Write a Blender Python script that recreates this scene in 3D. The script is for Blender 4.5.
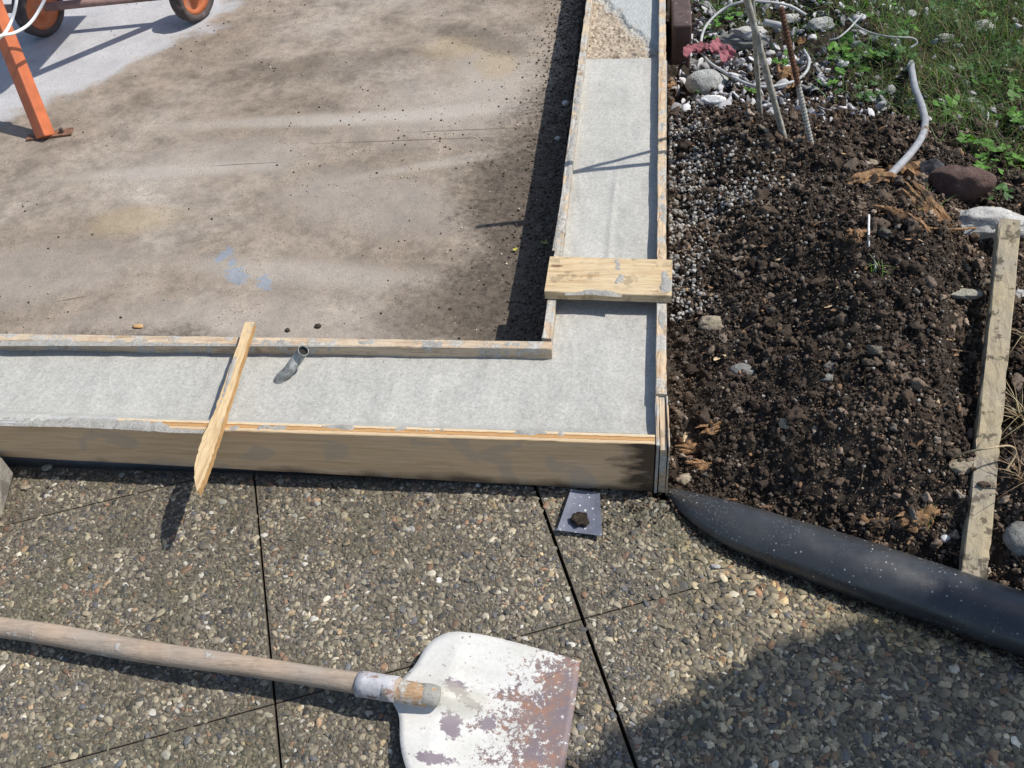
import bpy, math, random
import numpy as np
from mathutils import Vector, Matrix, noise as mnoise

# ------------------------------------------------------------------ scene, camera, light
for o in list(bpy.data.objects): bpy.data.objects.remove(o)
SC = bpy.context.scene
COL = SC.collection
PI = math.pi
RNG = np.random.default_rng(7)
random.seed(7)

CAM_R = np.array([[0.992596, -0.017587, 0.120184], [0.096263, 0.717314, -0.690068], [-0.074073, 0.696528, 0.713696]])
CAM_C = np.array([-0.0596, -1.0758, 1.3704])
FPX = 959.67
cd = bpy.data.cameras.new('camera'); cam = bpy.data.objects.new('camera', cd); COL.objects.link(cam)
m4 = Matrix.Identity(4)
for i in range(3):
    for j in range(3): m4[i][j] = float(CAM_R[i, j])
    m4[i][3] = float(CAM_C[i])
cam.matrix_world = m4
cd.sensor_width = 36; cd.lens = FPX / 1024 * 36; cd.clip_start = .02; cd.clip_end = 500
SC.camera = cam

SUNV = Vector((.70, .14, 1.0)).normalized()          # towards the sun
w = bpy.data.worlds.new('World'); SC.world = w; w.use_nodes = True
nt = w.node_tree; bg = nt.nodes['Background']
sky = nt.nodes.new('ShaderNodeTexSky'); sky.sky_type = 'NISHITA'; sky.sun_disc = False
sky.sun_elevation = math.asin(SUNV.z); sky.sun_rotation = math.atan2(SUNV.x, SUNV.y)
nt.links.new(sky.outputs[0], bg.inputs[0]); bg.inputs[1].default_value = .13
sl = bpy.data.lights.new('sun', 'SUN'); sl.energy = 4.2; sl.angle = math.radians(.5); sl.color = (1, .965, .9)
so = bpy.data.objects.new('sun', sl); COL.objects.link(so); so.location = (4, 2, 6)
so.rotation_euler = (-SUNV).to_track_quat('-Z', 'Y').to_euler()
SC.view_settings.view_transform = 'Standard'; SC.view_settings.look = 'None'
SC.view_settings.gamma = 1; SC.view_settings.use_curve_mapping = False
SC.view_settings.exposure = .25

# ------------------------------------------------------------------ helpers
def at(px, py, z=0.0):
    """place: where the line of sight of a photo pixel meets height z (metres)"""
    d = CAM_R @ np.array([(px - 512) / FPX, -(py - 384) / FPX, -1.0])
    t = (z - CAM_C[2]) / d[2]
    return CAM_C + d * t

def tag(o, label=None, cat=None, group=None, kind=None):
    if label: o['label'] = label
    if cat: o['category'] = cat
    if group: o['group'] = group
    if kind: o['kind'] = kind
    return o

def empty(name, loc, label, cat, group=None):
    o = bpy.data.objects.new(name, None); COL.objects.link(o); o.location = Vector([float(c) for c in loc])
    o.empty_display_size = .05
    return tag(o, label, cat, group)

def mesh(name, V, F, mat, parent=None, col=None, smooth=False, origin=None):
    V = np.asarray(V, dtype=np.float64)
    off = np.array(origin, float) if origin is not None else np.zeros(3)
    if parent is not None: off = np.array(parent.matrix_world.translation if False else PARLOC(parent))
    me = bpy.data.meshes.new(name)
    if isinstance(F, np.ndarray):
        n, k = F.shape
        me.vertices.add(len(V)); me.vertices.foreach_set('co', (V - off).ravel())
        me.loops.add(n * k); me.loops.foreach_set('vertex_index', F.ravel().astype(np.int32))
        me.polygons.add(n); me.polygons.foreach_set('loop_start', np.arange(0, n * k, k, dtype=np.int32))
        me.polygons.foreach_set('loop_total', np.full(n, k, dtype=np.int32))
        me.update(calc_edges=True)
    else:
        me.from_pydata([tuple(v) for v in (V - off)], [], [tuple(int(i) for i in f) for f in F]); me.update()
    if col is not None:
        a = me.color_attributes.new('col', 'FLOAT_COLOR', 'POINT')
        c = np.ones((len(V), 4)); c[:, :3] = col
        a.data.foreach_set('color', c.ravel())
    if smooth: me.polygons.foreach_set('use_smooth', np.ones(len(me.polygons), dtype=bool))
    me.materials.append(mat)
    o = bpy.data.objects.new(name, me); COL.objects.link(o)
    if parent is not None: o.parent = parent
    elif origin is not None: o.location = Vector([float(c) for c in off])
    return o

def PARLOC(p):
    l = np.array(p.location)
    if p.parent is not None: l = l + PARLOC(p.parent)
    return l

def cat_parts(parts):
    Vs, Fs, Cs, n = [], [], [], 0
    for p in parts:
        V, F = p[0], p[1]
        Vs.append(np.asarray(V, float))
        Fs += [tuple(int(i) + n for i in f) for f in F]
        if len(p) > 2: Cs.append(np.broadcast_to(np.asarray(p[2], float), (len(V), 3)))
        n += len(V)
    return (np.concatenate(Vs), Fs, np.concatenate(Cs) if Cs else None)

# --- numpy value noise
def hsh(ix, iy, iz, seed):
    h = (ix.astype(np.int64) * 374761393 + iy.astype(np.int64) * 668265263 + iz.astype(np.int64) * 2147483647 + seed * 974634777) & 0xffffffff
    h = ((h ^ (h >> 13)) * 1274126177) & 0xffffffff
    h = ((h ^ (h >> 16)) * 2246822519) & 0xffffffff
    return ((h ^ (h >> 15)) & 0xffffff) / float(0xffffff)

def vnoise(P, seed=0):
    P = np.asarray(P, float); i = np.floor(P); f = P - i; f = f * f * (3 - 2 * f)
    r = 0
    for dx in (0, 1):
        for dy in (0, 1):
            for dz in (0, 1):
                wgt = (f[..., 0] if dx else 1 - f[..., 0]) * (f[..., 1] if dy else 1 - f[..., 1]) * (f[..., 2] if dz else 1 - f[..., 2])
                r = r + wgt * hsh(i[..., 0] + dx, i[..., 1] + dy, i[..., 2] + dz, seed)
    return r * 2 - 1

def fbm(P, octs=4, seed=0, gain=.5):
    P = np.asarray(P, float); r = 0; a = 1
    for k in range(octs):
        r = r + a * vnoise(P * 2 ** k + 17.3 * k, seed + k); a *= gain
    return r

def sstep(x, a, b):
    t = np.clip((np.asarray(x, float) - a) / (b - a), 0, 1); return t * t * (3 - 2 * t)

# --- templates
def ico(sub):
    import bmesh
    bm = bmesh.new(); bmesh.ops.create_icosphere(bm, subdivisions=sub, radius=1)
    V = np.array([v.co[:] for v in bm.verts]); F = np.array([[v.index for v in f.verts] for f in bm.faces]); bm.free()
    return V, F
ICO = {k: ico(k) for k in (1, 2, 3, 4)}

def scatter(templates, pos, scale, rz, tilt, colr, per_col_var=0.0):
    """many small pieces merged in one array set: pos Nx3, scale Nx3"""
    n = len(pos); Vs, Fs, Cs = [], [], []; base = 0
    which = RNG.integers(0, len(templates), n)
    for k, (TV, TF) in enumerate(templates):
        idx = np.where(which == k)[0]
        if not len(idx): continue
        s = scale[idx][:, None, :]; v = TV[None] * s
        a = tilt[idx, 0][:, None]; b = tilt[idx, 1][:, None]; c = rz[idx][:, None]
        x, y, z = v[..., 0], v[..., 1], v[..., 2]
        y, z = y * np.cos(a) - z * np.sin(a), y * np.sin(a) + z * np.cos(a)
        x, z = x * np.cos(b) + z * np.sin(b), -x * np.sin(b) + z * np.cos(b)
        x, y = x * np.cos(c) - y * np.sin(c), x * np.sin(c) + y * np.cos(c)
        v = np.stack([x, y, z], -1) + pos[idx][:, None, :]
        m = len(TV)
        f = TF[None] + (np.arange(len(idx)) * m)[:, None, None] + base
        Vs.append(v.reshape(-1, 3)); Fs.append(f.reshape(-1, TF.shape[1]))
        Cs.append(np.repeat(colr[idx], m, axis=0)); base += len(idx) * m
    return np.concatenate(Vs), np.concatenate(Fs), np.concatenate(Cs)

def box(x0, x1, y0, y1, z0, z1):
    V = [(x, y, z) for z in (z0, z1) for y in (y0, y1) for x in (x0, x1)]
    F = [(0, 2, 3, 1), (4, 5, 7, 6), (0, 1, 5, 4), (2, 6, 7, 3), (0, 4, 6, 2), (1, 3, 7, 5)]
    return V, F

def tube(pts, rad, n=12, caps=True, flat=1.0):
    pts = [Vector([float(c) for c in p]) for p in pts]
    if not hasattr(rad, '__len__'): rad = [rad] * len(pts)
    V, F = [], []
    up = None
    for i, p in enumerate(pts):
        t = (pts[min(i + 1, len(pts) - 1)] - pts[max(i - 1, 0)]).normalized()
        if up is None:
            up = Vector((0, 0, 1)) if abs(t.z) < .9 else Vector((1, 0, 0))
        s = t.cross(up).normalized(); u = s.cross(t).normalized(); up = u
        for k in range(n):
            a = 2 * PI * k / n
            V.append(p + (s * math.cos(a) + u * math.sin(a) * flat) * rad[i])
    for i in range(len(pts) - 1):
        for k in range(n):
            F.append((i * n + k, i * n + (k + 1) % n, (i + 1) * n + (k + 1) % n, (i + 1) * n + k))
    if caps:
        F.append(tuple(range(n))[::-1]); F.append(tuple((len(pts) - 1) * n + k for k in range(n)))
    return [tuple(v) for v in V], F

def pipe_tube(pts, r, wall, n=16):
    """open tube with a wall thickness"""
    A, FA = tube(pts, r, n, caps=False); B, FB = tube(pts, r - wall, n, caps=False)
    m = len(A); F = list(FA) + [tuple(i + m for i in f[::-1]) for f in FB]
    L = m - n
    for k in range(n):
        k2 = (k + 1) % n
        F.append((k, m + k, m + k2, k2)); F.append((L + k, L + k2, m + L + k2, m + L + k))
    return A + B, F

def catmull(P, n=8):
    P = [np.array(p, float) for p in P]; Q = [2 * P[0] - P[1]] + P + [2 * P[-1] - P[-2]]; out = []
    for i in range(1, len(Q) - 2):
        for k in range(n):
            t = k / n
            out.append(.5 * ((2 * Q[i]) + (-Q[i - 1] + Q[i + 1]) * t + (2 * Q[i - 1] - 5 * Q[i] + 4 * Q[i + 1] - Q[i + 2]) * t * t + (-Q[i - 1] + 3 * Q[i] - 3 * Q[i + 1] + Q[i + 2]) * t ** 3))
    out.append(P[-1]); return out

def board_mesh(p0, p1, w_vec, thick, seg=60, wob=.0006, seed=0, zb=None, bevel=.0012, chip=.0015):
    """a sawn board from p0 to p1 (centre line of its TOP face), w_vec = half width vector, thick downward.
    Cross-section has small worn bevels and the edges wander."""
    p0 = np.array(p0, float); p1 = np.array(p1, float); wv = np.array(w_vec, float)
    hw = np.linalg.norm(wv); wn = wv / hw; ax = p1 - p0; L = np.linalg.norm(ax); ax /= L
    up = np.cross(wn, ax); up = up if up[2] > 0 else -up
    up /= np.linalg.norm(up)
    b = bevel
    V, F = [], []
    for i in range(seg + 1):
        t = i / seg; c = p0 + (p1 - p0) * t
        th = thick if zb is None else thick + (zb[0] * (1 - t) + zb[1] * t)
        sec = [(-hw, -b), (-hw + b, 0), (-hw * .33, 0), (hw * .33, 0), (hw - b, 0), (hw, -b), (hw, -th + b), (hw - b, -th), (-hw + b, -th), (-hw, -th + b)]
        for k, (a, z) in enumerate(sec):
            q = np.array([[L * t * 22, k * 3.1, seed * 7.7]])
            n1 = float(fbm(q, 3, seed)[0]); n2 = float(fbm(q + 31, 3, seed + 5)[0])
            e = 1 if k not in (2, 3) else .4
            cc = max(0., float(vnoise(q * 2.7 + 9, seed + 3)[0]) - .45) * chip * 3 if k in (0, 1, 4, 5) else 0
            aa = a + n1 * wob * e - math.copysign(cc, a); zz = z + n2 * wob - cc
            V.append(c + wn * aa + up * zz)
    n = 10
    for i in range(seg):
        for k in range(n):
            F.append((i * n + k, (i + 1) * n + k, (i + 1) * n + (k + 1) % n, i * n + (k + 1) % n))
    F.append(tuple(range(n))); F.append(tuple(seg * n + k for k in range(n))[::-1])
    return V, F

def rock(c, r, seed, sub=3, rough=.22, cuts=5, sink=.3, rz=0.0):
    """rounded broken stone: r = (rx, ry, rz)"""
    V, F = ICO[sub]; V = V.copy(); g = np.random.default_rng(seed)
    for k in range(cuts):
        n = g.normal(size=3); n /= np.linalg.norm(n); d = g.uniform(.62, .9)
        h = V @ n - d; V -= np.where(h > 0, h, 0)[:, None] * n * .92
    L = np.linalg.norm(V, axis=1, keepdims=True)
    V = V * (1 + rough * fbm(V * 1.3, 3, seed)[:, None] * .8 + rough * .30 * fbm(V * 6, 4, seed + 3, .6)[:, None])
    V = V * np.array(r); co, si = math.cos(rz), math.sin(rz)
    V = V @ np.array([[co, si, 0], [-si, co, 0], [0, 0, 1]])
    c = np.array(c, float); return V + c + [0, 0, r[2] * (1 - 2 * sink)], F

# --- material nodes
class NB:
    def __init__(s, name):
        s.m = bpy.data.materials.new(name); s.m.use_nodes = True; s.t = s.m.node_tree; s.b = s.t.nodes['Principled BSDF']
        s.tc = s.t.nodes.new('ShaderNodeTexCoord')
    def n(s, typ, **kw):
        x = s.t.nodes.new(typ)
        for k, v in kw.items():
            if isinstance(k, str) and hasattr(x, k): setattr(x, k, v)
        return x
    def l(s, a, b): s.t.links.new(a, b)
    def co(s, scale=(1, 1, 1), src='Object', loc=(0, 0, 0), rot=(0, 0, 0)):
        mp = s.n('ShaderNodeMapping'); s.l(s.tc.outputs[src], mp.inputs[0])
        mp.inputs['Scale'].default_value = scale; mp.inputs['Location'].default_value = loc; mp.inputs['Rotation'].default_value = rot
        return mp.outputs[0]
    def world(s, scale=(1, 1, 1), loc=(0, 0, 0), rot=(0, 0, 0)):
        g = s.n('ShaderNodeNewGeometry'); mp = s.n('ShaderNodeMapping'); s.l(g.outputs['Position'], mp.inputs[0])
        mp.inputs['Scale'].default_value = scale; mp.inputs['Location'].default_value = loc; mp.inputs['Rotation'].default_value = rot
        return mp.outputs[0]
    def noise(s, vec, scale, detail=4, rough=.55, dist=0):
        x = s.n('ShaderNodeTexNoise'); s.l(vec, x.inputs['Vector']); x.inputs['Scale'].default_value = scale
        x.inputs['Detail'].default_value = detail; x.inputs['Roughness'].default_value = rough; x.inputs['Distortion'].default_value = dist
        return x.outputs['Fac']
    def vor(s, vec, scale, feature='F1', rnd=1):
        x = s.n('ShaderNodeTexVoronoi', feature=feature); s.l(vec, x.inputs['Vector']); x.inputs['Scale'].default_value = scale
        x.inputs['Randomness'].default_value = rnd; return x
    def ramp(s, fac, stops, interp='LINEAR'):
        x = s.n('ShaderNodeValToRGB'); s.l(fac, x.inputs[0]); cr = x.color_ramp; cr.interpolation = interp
        while len(cr.elements) < len(stops): cr.elements.new(.5)
        for e, (p, c) in zip(cr.elements, stops):
            e.position = p; e.color = (c, c, c, 1) if not hasattr(c, '__len__') else (*c, 1)
        return x.outputs[0]
    def mix(s, fac, a, b, mode='MIX'):
        x = s.n('ShaderNodeMix', data_type='RGBA', blend_type=mode)
        for sock, v in ((x.inputs[0], fac), (x.inputs[6], a), (x.inputs[7], b)):
            if hasattr(v, 'links') or isinstance(v, bpy.types.NodeSocket): s.l(v, sock)
            elif hasattr(v, '__len__'): sock.default_value = (*v, 1)
            else: sock.default_value = v
        return x.outputs[2]
    def math(s, op, a, b=0.0, c=None):
        x = s.n('ShaderNodeMath', operation=op)
        for sock, v in ((x.inputs[0], a), (x.inputs[1], b)) + (((x.inputs[2], c),) if c is not None else ()):
            if isinstance(v, bpy.types.NodeSocket): s.l(v, sock)
            else: sock.default_value = v
        return x.outputs[0]
    def attr(s, name='col'):
        x = s.n('ShaderNodeAttribute', attribute_name=name); return x.outputs['Color']
    def bump(s, h, strength=.5, dist=.002, normal=None):
        x = s.n('ShaderNodeBump'); s.l(h, x.inputs['Height']); x.inputs['Strength'].default_value = strength; x.inputs['Distance'].default_value = dist
        if normal is not None: s.l(normal, x.inputs['Normal'])
        return x.outputs[0]
    def out(s, color, rough=.8, normal=None, metal=0, spec=.4):
        if isinstance(color, bpy.types.NodeSocket): s.l(color, s.b.inputs['Base Color'])
        else: s.b.inputs['Base Color'].default_value = (*color, 1)
        if isinstance(rough, bpy.types.NodeSocket): s.l(rough, s.b.inputs['Roughness'])
        else: s.b.inputs['Roughness'].default_value = rough
        if isinstance(metal, bpy.types.NodeSocket): s.l(metal, s.b.inputs['Metallic'])
        else: s.b.inputs['Metallic'].default_value = metal
        s.b.inputs['Specular IOR Level'].default_value = spec
        if normal is not None: s.l(normal, s.b.inputs['Normal'])
        return s.m
    def spot(s, P, cx, cy, rx, ry, ang=0.0, soft=.35, nz=None, amt=.5):
        """soft blob mask in world xy, ragged by a noise"""
        mp = s.n('ShaderNodeMapping', vector_type='TEXTURE'); s.l(P, mp.inputs[0])
        mp.inputs['Location'].default_value = (cx, cy, 0); mp.inputs['Rotation'].default_value = (0, 0, ang); mp.inputs['Scale'].default_value = (rx, ry, 1e4)
        ln = s.n('ShaderNodeVectorMath', operation='LENGTH'); s.l(mp.outputs[0], ln.inputs[0])
        d = ln.outputs['Value']
        if nz is not None: d = s.math('ADD', d, s.math('MULTIPLY', s.math('SUBTRACT', nz, .5), amt * 2))
        mr = s.n('ShaderNodeMapRange', interpolation_type='SMOOTHSTEP'); s.l(d, mr.inputs[0])
        mr.inputs[1].default_value = 1 + soft; mr.inputs[2].default_value = 1 - soft; mr.inputs[3].default_value = 0; mr.inputs[4].default_value = 1
        return mr.outputs[0]

# ------------------------------------------------------------------ materials
def mat_pebble():
    b = NB('washed_pebbles'); c = b.attr(); W = b.world()
    n1 = b.noise(W, 260, 3); c = b.mix(1, c, b.ramp(n1, [(.3, .72), (.7, 1.2)]), 'MULTIPLY')
    grime = b.noise(W, 9, 6, .7); c = b.mix(b.ramp(grime, [(.42, 0.0), (.66, .62)]), c, (.065, .055, .042))
    moss = b.noise(W, 4.5, 4, .6); mm = b.math('MULTIPLY', b.ramp(moss, [(.5, 0.0), (.68, .5)]), b.ramp(b.math('ADD', b.math('MULTIPLY', b.n('ShaderNodeSeparateXYZ').outputs[0], 0), 1), [(0, 1.0), (1, 1.0)]))
    c = b.mix(mm, c, b.mix(.5, c, (.10, .105, .03)))
    return b.out(c, b.ramp(n1, [(.3, .5), (.7, .85)]), b.bump(n1, .35, .0006), spec=.45)

def mat_mortar():
    b = NB('paver_mortar'); W = b.world(); n = b.noise(W, 180, 5, .7); v = b.vor(W, 260)
    c = b.ramp(n, [(.3, (.065, .054, .039)), (.7, (.155, .13, .095))])
    return b.out(c, .95, b.bump(v.outputs[0], .6, .0015))

def mat_slab():
    b = NB('dirty_concrete'); W = b.world()
    big = b.noise(W, 1.7, 6, .6, .3); mid = b.noise(W, 9, 6, .65, .2); fine = b.noise(W, 70, 5, .7); grain = b.noise(W, 420, 3, .6)
    c = b.ramp(big, [(.32, (.185, .146, .108)), (.5, (.262, .214, .168)), (.68, (.325, .282, .235))])
    c = b.mix(.8, c, b.ramp(mid, [(.32, .58), (.5, 1.0), (.68, 1.25)]), 'MULTIPLY')
    c = b.mix(.75, c, b.ramp(b.noise(W, 32, 6, .75), [(.32, .62), (.5, 1.0), (.66, 1.22)]), 'MULTIPLY')
    # pale cement wash at the far left
    wash = b.spot(W, -2.10, 1.88, .50, .87, math.radians(-38), .10, b.mix(.5, mid, b.noise(W, 3, 4)), .6)
    w2 = b.spot(W, -1.25, 1.95, .25, .2, 0, .3, mid, .5)
    cem = b.ramp(mid, [(.3, (.37, .365, .37)), (.7, (.5, .49, .49))])
    c = b.mix(b.math('MULTIPLY', wash, .92), c, cem); c = b.mix(b.math('MULTIPLY', w2, .0), c, cem)
    # paler worn patches
    for (x, y, rx, ry, a) in ((-1.15, 1.12, .22, .10, .1), (-.72, .9, .25, .12, -.3), (-.95, .42, .35, .10, 0), (-.55, 1.35, .28, .16, .2), (-1.5, .62, .2, .12, 0)):
        c = b.mix(b.math('MULTIPLY', b.spot(W, x, y, rx, ry, a, .5, mid, .8), .45), c, (.36, .32, .28))
    for (x, y, rx, ry, a, kk_) in ((-1.02, 1.30, .34, .03, .05, .5), (-.62, 1.33, .3, .035, .12, .55), (-.55, 1.08, .22, .02, .3, .4), (-1.3, 1.05, .24, .03, .1, .5), (-.8, .62, .3, .04, -.1, .45), (-.45, 1.55, .12, .2, .5, .4)):
        c = b.mix(b.math('MULTIPLY', b.spot(W, x, y, rx, ry, a, .6, b.mix(.5, mid, b.noise(W, 32, 6, .75)), 1.6), kk_), c, (.42, .38, .33))
    for (x, y, rx, ry, a) in ((-.68, 1.19, .24, .0025, .04), (-1.36, .52, .04, .002, .3), (-.5, 1.24, .18, .002, .05), (-1.12, 1.08, .10, .0022, .08)):
        c = b.mix(b.math('MULTIPLY', b.spot(W, x, y, rx, ry, a, .5, b.noise(W, 20, 4), .9), .75), c, (.09, .07, .055))
    # yellowish stains
    for (x, y, rx, ry) in ((-1.32, .83, .11, .06), (-.62, 1.72, .1, .07), (-.47, 1.62, .06, .1)):
        c = b.mix(b.math('MULTIPLY', b.spot(W, x, y, rx, ry, .2, .4, mid, .7), .5), c, (.36, .28, .17))
    # damp dark soil trodden in along the form and in a far corner
    soil = b.ramp(fine, [(.3, (.05, .04, .031)), (.7, (.15, .12, .092))])
    for (x, y, rx, ry, a, k) in ((-.25, .75, .19, .75, 0, .95), (-.40, .50, .20, .13, .2, .7), (-.34, .95, .16, .14, .2, .75), (-1.12, .33, .24, .085, 0, .9), (-.72, .33, .14, .05, 0, .5), (-.5, 1.75, .16, .06, -.6, .55), (-1.0, 1.62, .35, .08, .15, .4)):
        sp = b.spot(W, x, y, rx, ry, a, .45, b.mix(.5, mid, fine), 1.1)
        c = b.mix(b.math('MULTIPLY', sp, k), c, soil)
    # scattered dark specks and pale grit
    v = b.vor(W, 95); sp = b.math('MULTIPLY', b.ramp(v.outputs[0], [(.10, 1.0), (.22, 0.0)]), b.ramp(mid, [(.45, 0.0), (.6, .8)]))
    c = b.mix(sp, c, (.05, .04, .03))
    v = b.vor(b.world(loc=(3, 1, 0)), 70); sp = b.ramp(v.outputs[0], [(.06, .8), (.13, 0.0)]); c = b.mix(b.math('MULTIPLY', sp, b.ramp(b.noise(W, 25), [(.5, 0.0), (.6, 1.0)])), c, (.52, .46, .38))
    v = b.vor(b.world(loc=(7, 3, 0)), 190); sp = b.ramp(v.outputs[0], [(.12, .75), (.26, 0.0)]); c = b.mix(b.math('MULTIPLY', sp, b.ramp(b.noise(W, 6, 5, .7), [(.42, 0.0), (.6, 1.0)])), c, (.07, .055, .045))
    # scuffs of blue chalk paint
    brush = b.noise(b.world((1, 3.5, 1), rot=(0, 0, .7)), 30, 4, .7)
    for (px, py, rx, ry, a) in ((236, 276, .036, .020, -.85), (264, 283, .017, .026, .35), (224, 255, .013, .03, -.3), (232, 263, .008, .022, .2)):
        p = at(px, py, -.02)
        k = b.math('MULTIPLY', b.spot(W, p[0], p[1], rx, ry, a, .25, b.mix(.5, brush, fine), 2.6), .5)
        c = b.mix(k, c, (.19, .27, .37))
    c = b.mix(.6, c, b.ramp(grain, [(.3, .7), (.7, 1.25)]), 'MULTIPLY')
    h = b.math('ADD', b.math('MULTIPLY', fine, .7), b.math('MULTIPLY', grain, .5))
    h = b.math('ADD', h, b.math('MULTIPLY', mid, 2.2))
    return b.out(c, .92, b.bump(h, .55, .004), spec=.25)

def mat_fresh():
    b = NB('wet_concrete'); W = b.world()
    n = b.noise(W, 5, 5, .6, .5); f = b.noise(W, 150, 4, .7); g = b.noise(W, 500, 3, .6)
    c = b.ramp(n, [(.3, (.385, .375, .34)), (.7, (.46, .447, .407))])
    c = b.mix(.7, c, b.ramp(f, [(.32, .72), (.68, 1.18)]), 'MULTIPLY')
    c = b.mix(.8, c, b.ramp(b.noise(b.world((1, .4, 1), rot=(0, 0, .6)), 7, 5, .65, 1.5), [(.3, .88), (.5, 1.0), (.7, 1.05)]), 'MULTIPLY')
    c = b.mix(.35, c, b.ramp(b.noise(W, 33, 5, .7), [(.32, .84), (.66, 1.08)]), 'MULTIPLY')
    c = b.mix(.5, c, b.ramp(g, [(.35, .65), (.65, 1.2)]), 'MULTIPLY')
    v = b.vor(W, 60); c = b.mix(b.math('MULTIPLY', b.ramp(v.outputs[0], [(.08, .7), (.16, 0.0)]), b.ramp(b.noise(W, 12), [(.5, 0.0), (.62, 1.0)])), c, (.13, .13, .12))
    tro = b.noise(b.world((1, .25, 1), rot=(0, 0, .5)), 11, 3, .5, 1.2)
    h = b.math('ADD', b.math('MULTIPLY', f, .35), b.math('MULTIPLY', g, .35)); h = b.math('ADD', h, b.math('MULTIPLY', tro, 3.2)); h = b.math('ADD', h, b.math('MULTIPLY', b.noise(W, 26, 4, .6), 2.0))
    return b.out(c, .8, b.bump(h, .45, .003), spec=.35)

def mat_wood(name, light, dark, along='x', cement=.0, grey=.0, seed=0, dirt=.0, knots=True, plycol=None, cem_scale=18, grain_k=1.0):
    b = NB(name); sc = (1, 14, 14) if along == 'x' else (14, 1, 14)
    O = b.world(sc, loc=(seed * 1.7, seed * .9, seed)); W = b.world(loc=(seed, seed, seed))
    g = b.noise(O, 9, 6, .65, .6); g2 = b.noise(O, 45, 3, .6)
    c = b.ramp(g, [(.3, dark), (.52, light), (.75, tuple(min(1, x * 1.13) for x in light))])
    c = b.mix(.5 * grain_k, c, b.ramp(g2, [(.35, .68), (.6, 1.12)]), 'MULTIPLY')
    if knots:
        v = b.vor(b.world((1, 2.6, 1) if along == 'x' else (2.6, 1, 1), loc=(seed, 0, 0)), 7); c = b.mix(b.ramp(v.outputs[0], [(.05, .85), (.11, 0.0)]), c, (.13, .06, .025))
    if grey: c = b.mix(b.ramp(b.noise(W, 8, 5), [(.35, 0.0), (.65, grey)]), c, (.27, .25, .22))
    if dirt: c = b.mix(b.ramp(b.noise(W, 22, 5, .7), [(.53, 0.0), (.58, dirt)]), c, (.045, .035, .025))
    h = b.math('ADD', g2, b.math('MULTIPLY', g, .6))
    if cement:
        cm = b.ramp(b.noise(W, cem_scale, 6, .72), [(.62 - .3 * cement, 0.0), (.68 - .3 * cement, 1.0)])
        c = b.mix(cm, c, b.ramp(b.noise(W, 160, 3), [(.3, (.32, .30, .26)), (.7, (.50, .475, .43))]))
        h = b.math('ADD', h, b.math('MULTIPLY', cm, 1.6))
    return b.out(c, .8, b.bump(h, .5, .0016), spec=.25)

def mat_shutter():
    """outer front board: varnished ply seen on its shaded face, worn edge on top with plies"""
    b = NB('formwork_ply'); W = b.world(); g = b.noise(b.world((1.2, 8, 20)), 5, 6, .6, .8); f = b.noise(b.world((3, 30, 60)), 8, 4)
    c = b.ramp(g, [(.3, (.60, .38, .20)), (.55, (.73, .49, .28)), (.75, (.78, .56, .35))])
    c = b.mix(.3, c, b.ramp(f, [(.35, .75), (.65, 1.12)]), 'MULTIPLY')
    # top edge: pale ply / brown glue ply / pale ply
    sx = b.n('ShaderNodeSeparateXYZ'); b.l(W, sx.inputs[0]); nx = b.n('ShaderNodeNewGeometry'); sn = b.n('ShaderNodeSeparateXYZ'); b.l(nx.outputs['Normal'], sn.inputs[0])
    yy = b.math('ADD', b.math('ADD', sx.outputs[1], b.math('MULTIPLY', sx.outputs[0], .0098)), b.math('MULTIPLY', b.math('SUBTRACT', b.noise(b.world((6, 6, 1)), 20, 4), .5), .003))
    ply = b.ramp(b.math('MULTIPLY_ADD', yy, 40, .5), [(.0, (.50, .36, .21)), (.28, (.58, .43, .26)), (.33, (.24, .11, .04)), (.37, (.50, .29, .12)), (.58, (.42, .22, .08)), (.64, (.20, .10, .04)), (.69, (.62, .48, .30)), (1, (.60, .47, .31))])
    ply = b.mix(.5, ply, b.ramp(b.noise(b.world((2, 30, 1)), 25, 4), [(.35, .65), (.65, 1.15)]), 'MULTIPLY')
    # cement smeared over the left part of that edge
    lm = b.ramp(b.math('ADD', b.math('MULTIPLY', sx.outputs[0], -1.4), b.math('MULTIPLY', b.noise(W, 14, 6, .7), 1.3)), [(.0, 0.0), (1, 1.0)])
    cm = b.math('GREATER_THAN', b.math('ADD', b.math('MULTIPLY', sx.outputs[0], -.55), b.noise(W, 12, 6, .7)), 1.02)
    ply = b.mix(cm, ply, (.40, .395, .38))
    c = b.mix(b.math('GREATER_THAN', sn.outputs[2], .5), c, ply)
    # wet stains at the foot and the right end
    st = b.math('ADD', b.math('MULTIPLY', sx.outputs[0], 5.0), b.math('MULTIPLY', b.noise(b.world((1, 1, 3)), 16, 4), .8))
    front = b.math('LESS_THAN', sn.outputs[2], .5)
    dk = b.math('MULTIPLY', b.ramp(st, [(.0, 0.0), (.24, .93)]), front)
    c = b.mix(dk, c, (.045, .03, .02))
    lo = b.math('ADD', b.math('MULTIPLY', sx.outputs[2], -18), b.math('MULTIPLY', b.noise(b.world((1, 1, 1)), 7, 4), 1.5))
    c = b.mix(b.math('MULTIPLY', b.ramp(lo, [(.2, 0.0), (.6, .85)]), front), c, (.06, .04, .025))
    dr = b.noise(b.world((1, 1, 1), rot=(0, .9, 0)), 12, 2, .5, .4)
    c = b.mix(b.math('MULTIPLY', b.ramp(dr, [(.57, 0.0), (.62, .35)]), front), c, (.38, .34, .29))
    return b.out(c, .62, b.bump(b.math('ADD', f, g), .35, .001), spec=.35)

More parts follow.
